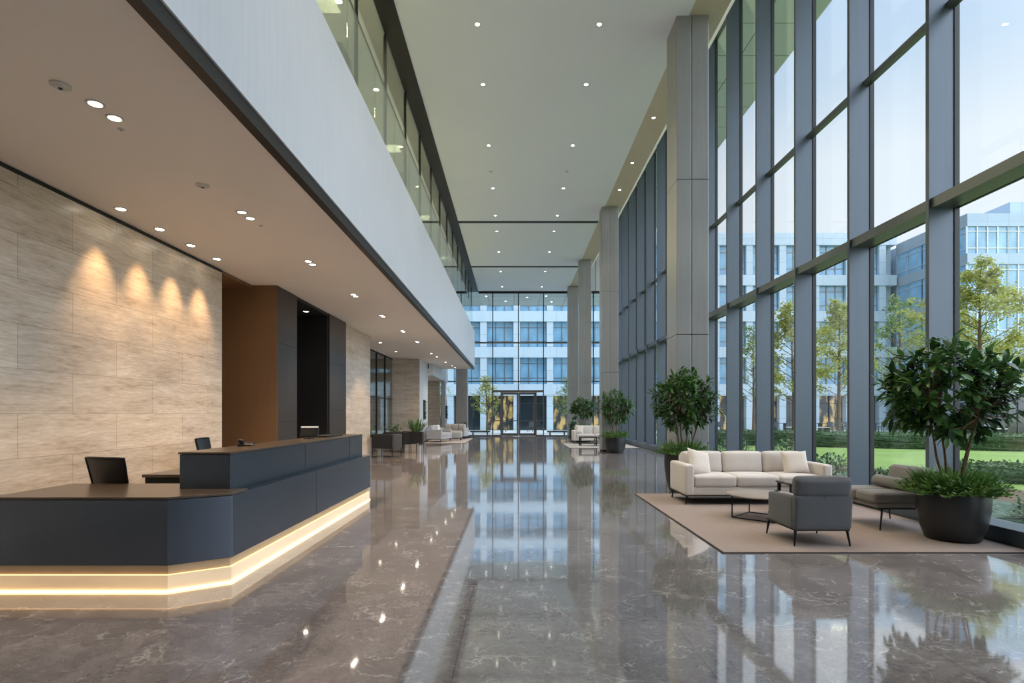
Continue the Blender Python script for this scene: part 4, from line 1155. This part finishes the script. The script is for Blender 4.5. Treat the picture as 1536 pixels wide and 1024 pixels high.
nm = ['leftmost', 'second', 'middle', 'fourth', 'rightmost']
for i, x in enumerate(px):
    patio_table(f'dark outdoor table on the terrace across the court, {nm[i]} of five', x, 47.6, 1.8)
    for j, dx in enumerate((-.55, .6)):
        patio_chair(f'{"left" if j == 0 else "right"} chair at the {nm[i]} terrace table across the court', x+dx, 46.8, PI)
patio_table('pale outdoor table beyond the far hedge, right of the big potted tree', 24.5, 30.5, 3.2, 'white_metal', R(-10))
patio_table('second pale outdoor table beyond the far hedge, left of the big potted tree', 17.3, 33.4, 2.2, 'white_metal', R(-10))
for i, (x, y) in enumerate(((-4.0, 46.8), (-.9, 47.5), (1.4, 47.2), (5.0, 46.6))):
    patio_chair(f'dark outdoor chair beyond the entrance glass, {ORD[i]} from the left', x, y, PI*(.9+.1*i))
def bollard(label, x, y):
    t = thing('bollard_light', label, 'bollard', (x, y, GZ), 0, 'bollards along the path')
    MB().lathe([(0, 0), (.06, 0), (.06, .82), (0, .82)], 14).build('post', M['patio'], t, smooth=True)
    MB().lathe([(.05, .82), (.05, .9), (.07, .9), (.07, .95), (0, .95)], 14).build('cap', M['grey_metal'], t, smooth=True)
bollard('dark bollard on the path above the right half of the sofa', 19.2, 33.1); bollard('dark bollard on the path right of the big potted tree', 24.0, 28.7)
def hassock(label, x, y):
    t = thing('outdoor_bench', label, 'bench', (x, y, GZ+.03), 0, 'low benches in the forecourt')
    MB().sbox(-.7, .7, -.25, .25, .22, .34, .03).build('seat', M['patio'], t, smooth=True)
    for sx in (-1, 1): MB().box(sx*.5-.04, sx*.5+.04, -.2, .2, 0, .22).build('leg', M['patio'], t)
hassock('low dark bench outside, left of the entrance doors', -2.35, 39.4); hassock('low dark bench outside, right of the entrance doors', 3.0, 39.4)

# ------------------------------------------------------------------ daylight
w = bpy.data.worlds.new('sky'); sc.world = w; w.use_nodes = True
nt = w.node_tree; nt.nodes.clear()
def wn(t, **k):
    o = nt.nodes.new(t)
    for a, b in k.items(): setattr(o, a, b)
    return o
tc = wn('ShaderNodeTexCoord'); sx = wn('ShaderNodeSeparateXYZ'); nt.links.new(tc.outputs['Generated'], sx.inputs[0])
rp = wn('ShaderNodeValToRGB'); nt.links.new(sx.outputs[2], rp.inputs[0])
e = rp.color_ramp.elements
SKY = [(0.0, (.74, .78, .82)), (.36, (.68, .73, .79)), (.46, (.50, .61, .74)), (.58, (.44, .57, .76)), (.76, (1.0, 1.25, 1.65)), (1.0, (2.1, 2.5, 3.2))]
while len(e) < len(SKY): e.new(.5)
for i, (p, c) in enumerate(SKY): e[i].position = p; e[i].color = (*c, 1)
# broad bright lobe added to the unseen sky, right of camera, to light the interior
dt = wn('ShaderNodeVectorMath', operation='DOT_PRODUCT'); nrm = wn('ShaderNodeVectorMath', operation='NORMALIZE')
nt.links.new(tc.outputs['Generated'], nrm.inputs[0]); nt.links.new(nrm.outputs[0], dt.inputs[0])
dt.inputs[1].default_value = Vector((.80, -.35, .5)).normalized()
mr = wn('ShaderNodeMapRange', interpolation_type='SMOOTHERSTEP'); nt.links.new(dt.outputs['Value'], mr.inputs[0])
mr.inputs[1].default_value = .4; mr.inputs[2].default_value = 1.0; mr.inputs[3].default_value = 0; mr.inputs[4].default_value = FILL_GLOW = 2.2
sc_ = wn('ShaderNodeVectorMath', operation='SCALE'); sc_.inputs[0].default_value = (.92, .98, 1.10); nt.links.new(mr.outputs[0], sc_.inputs['Scale'])
ad = wn('ShaderNodeVectorMath', operation='ADD'); nt.links.new(rp.outputs[0], ad.inputs[0]); nt.links.new(sc_.outputs[0], ad.inputs[1])
bg = wn('ShaderNodeBackground'); nt.links.new(ad.outputs[0], bg.inputs[0]); bg.inputs[1].default_value = 1.0
wo = wn('ShaderNodeOutputWorld'); nt.links.new(bg.outputs[0], wo.inputs[0])

# upper office lamps
for y in (5, 11, 17, 23, 29):
    L = bpy.data.lights.new('office_ceiling_light', 'AREA'); L.shape = 'RECTANGLE'; L.size = 2.4; L.size_y = .5; L.energy = 220; L.color = (1, .88, .62)
    o = bpy.data.objects.new('office_ceiling_light', L); COL.objects.link(o); o.location = (-4.6, y, 9.45)
for i, y in enumerate((5, 8, 11, 14, 17, 20, 23, 26, 29)):
    make_downlight(1.2, 'lamp', 0, WARM, 60, f'lamp in the upper office behind the gallery glass, {ORD[i]} from the camera', 'lamps of the upper office', (-3.4, y, 9.5))

# ------------------------------------------------------------------ camera
cam = bpy.data.cameras.new('camera'); co = bpy.data.objects.new('camera', cam); COL.objects.link(co)
co.location = (0, 0, 1.5); co.rotation_euler = (R(90), 0, 0)
cam.sensor_width = 36; cam.lens = 850/1536*36
cam.shift_x = -(771-768)/1536; cam.shift_y = (620-512)/1536
cam.clip_end = 500
sc.camera = co
sc.view_settings.view_transform = 'Standard'; sc.view_settings.look = 'None'
sc.view_settings.gamma = 1; sc.view_settings.use_curve_mapping = False
sc.view_settings.exposure = 0.5
cy = sc.cycles
cy.max_bounces = 8; cy.diffuse_bounces = 4; cy.glossy_bounces = 4; cy.transmission_bounces = 4; cy.transparent_max_bounces = 24
cy.caustics_reflective = True; cy.caustics_refractive = False; cy.sample_clamp_indirect = 6
cy.use_denoising = True
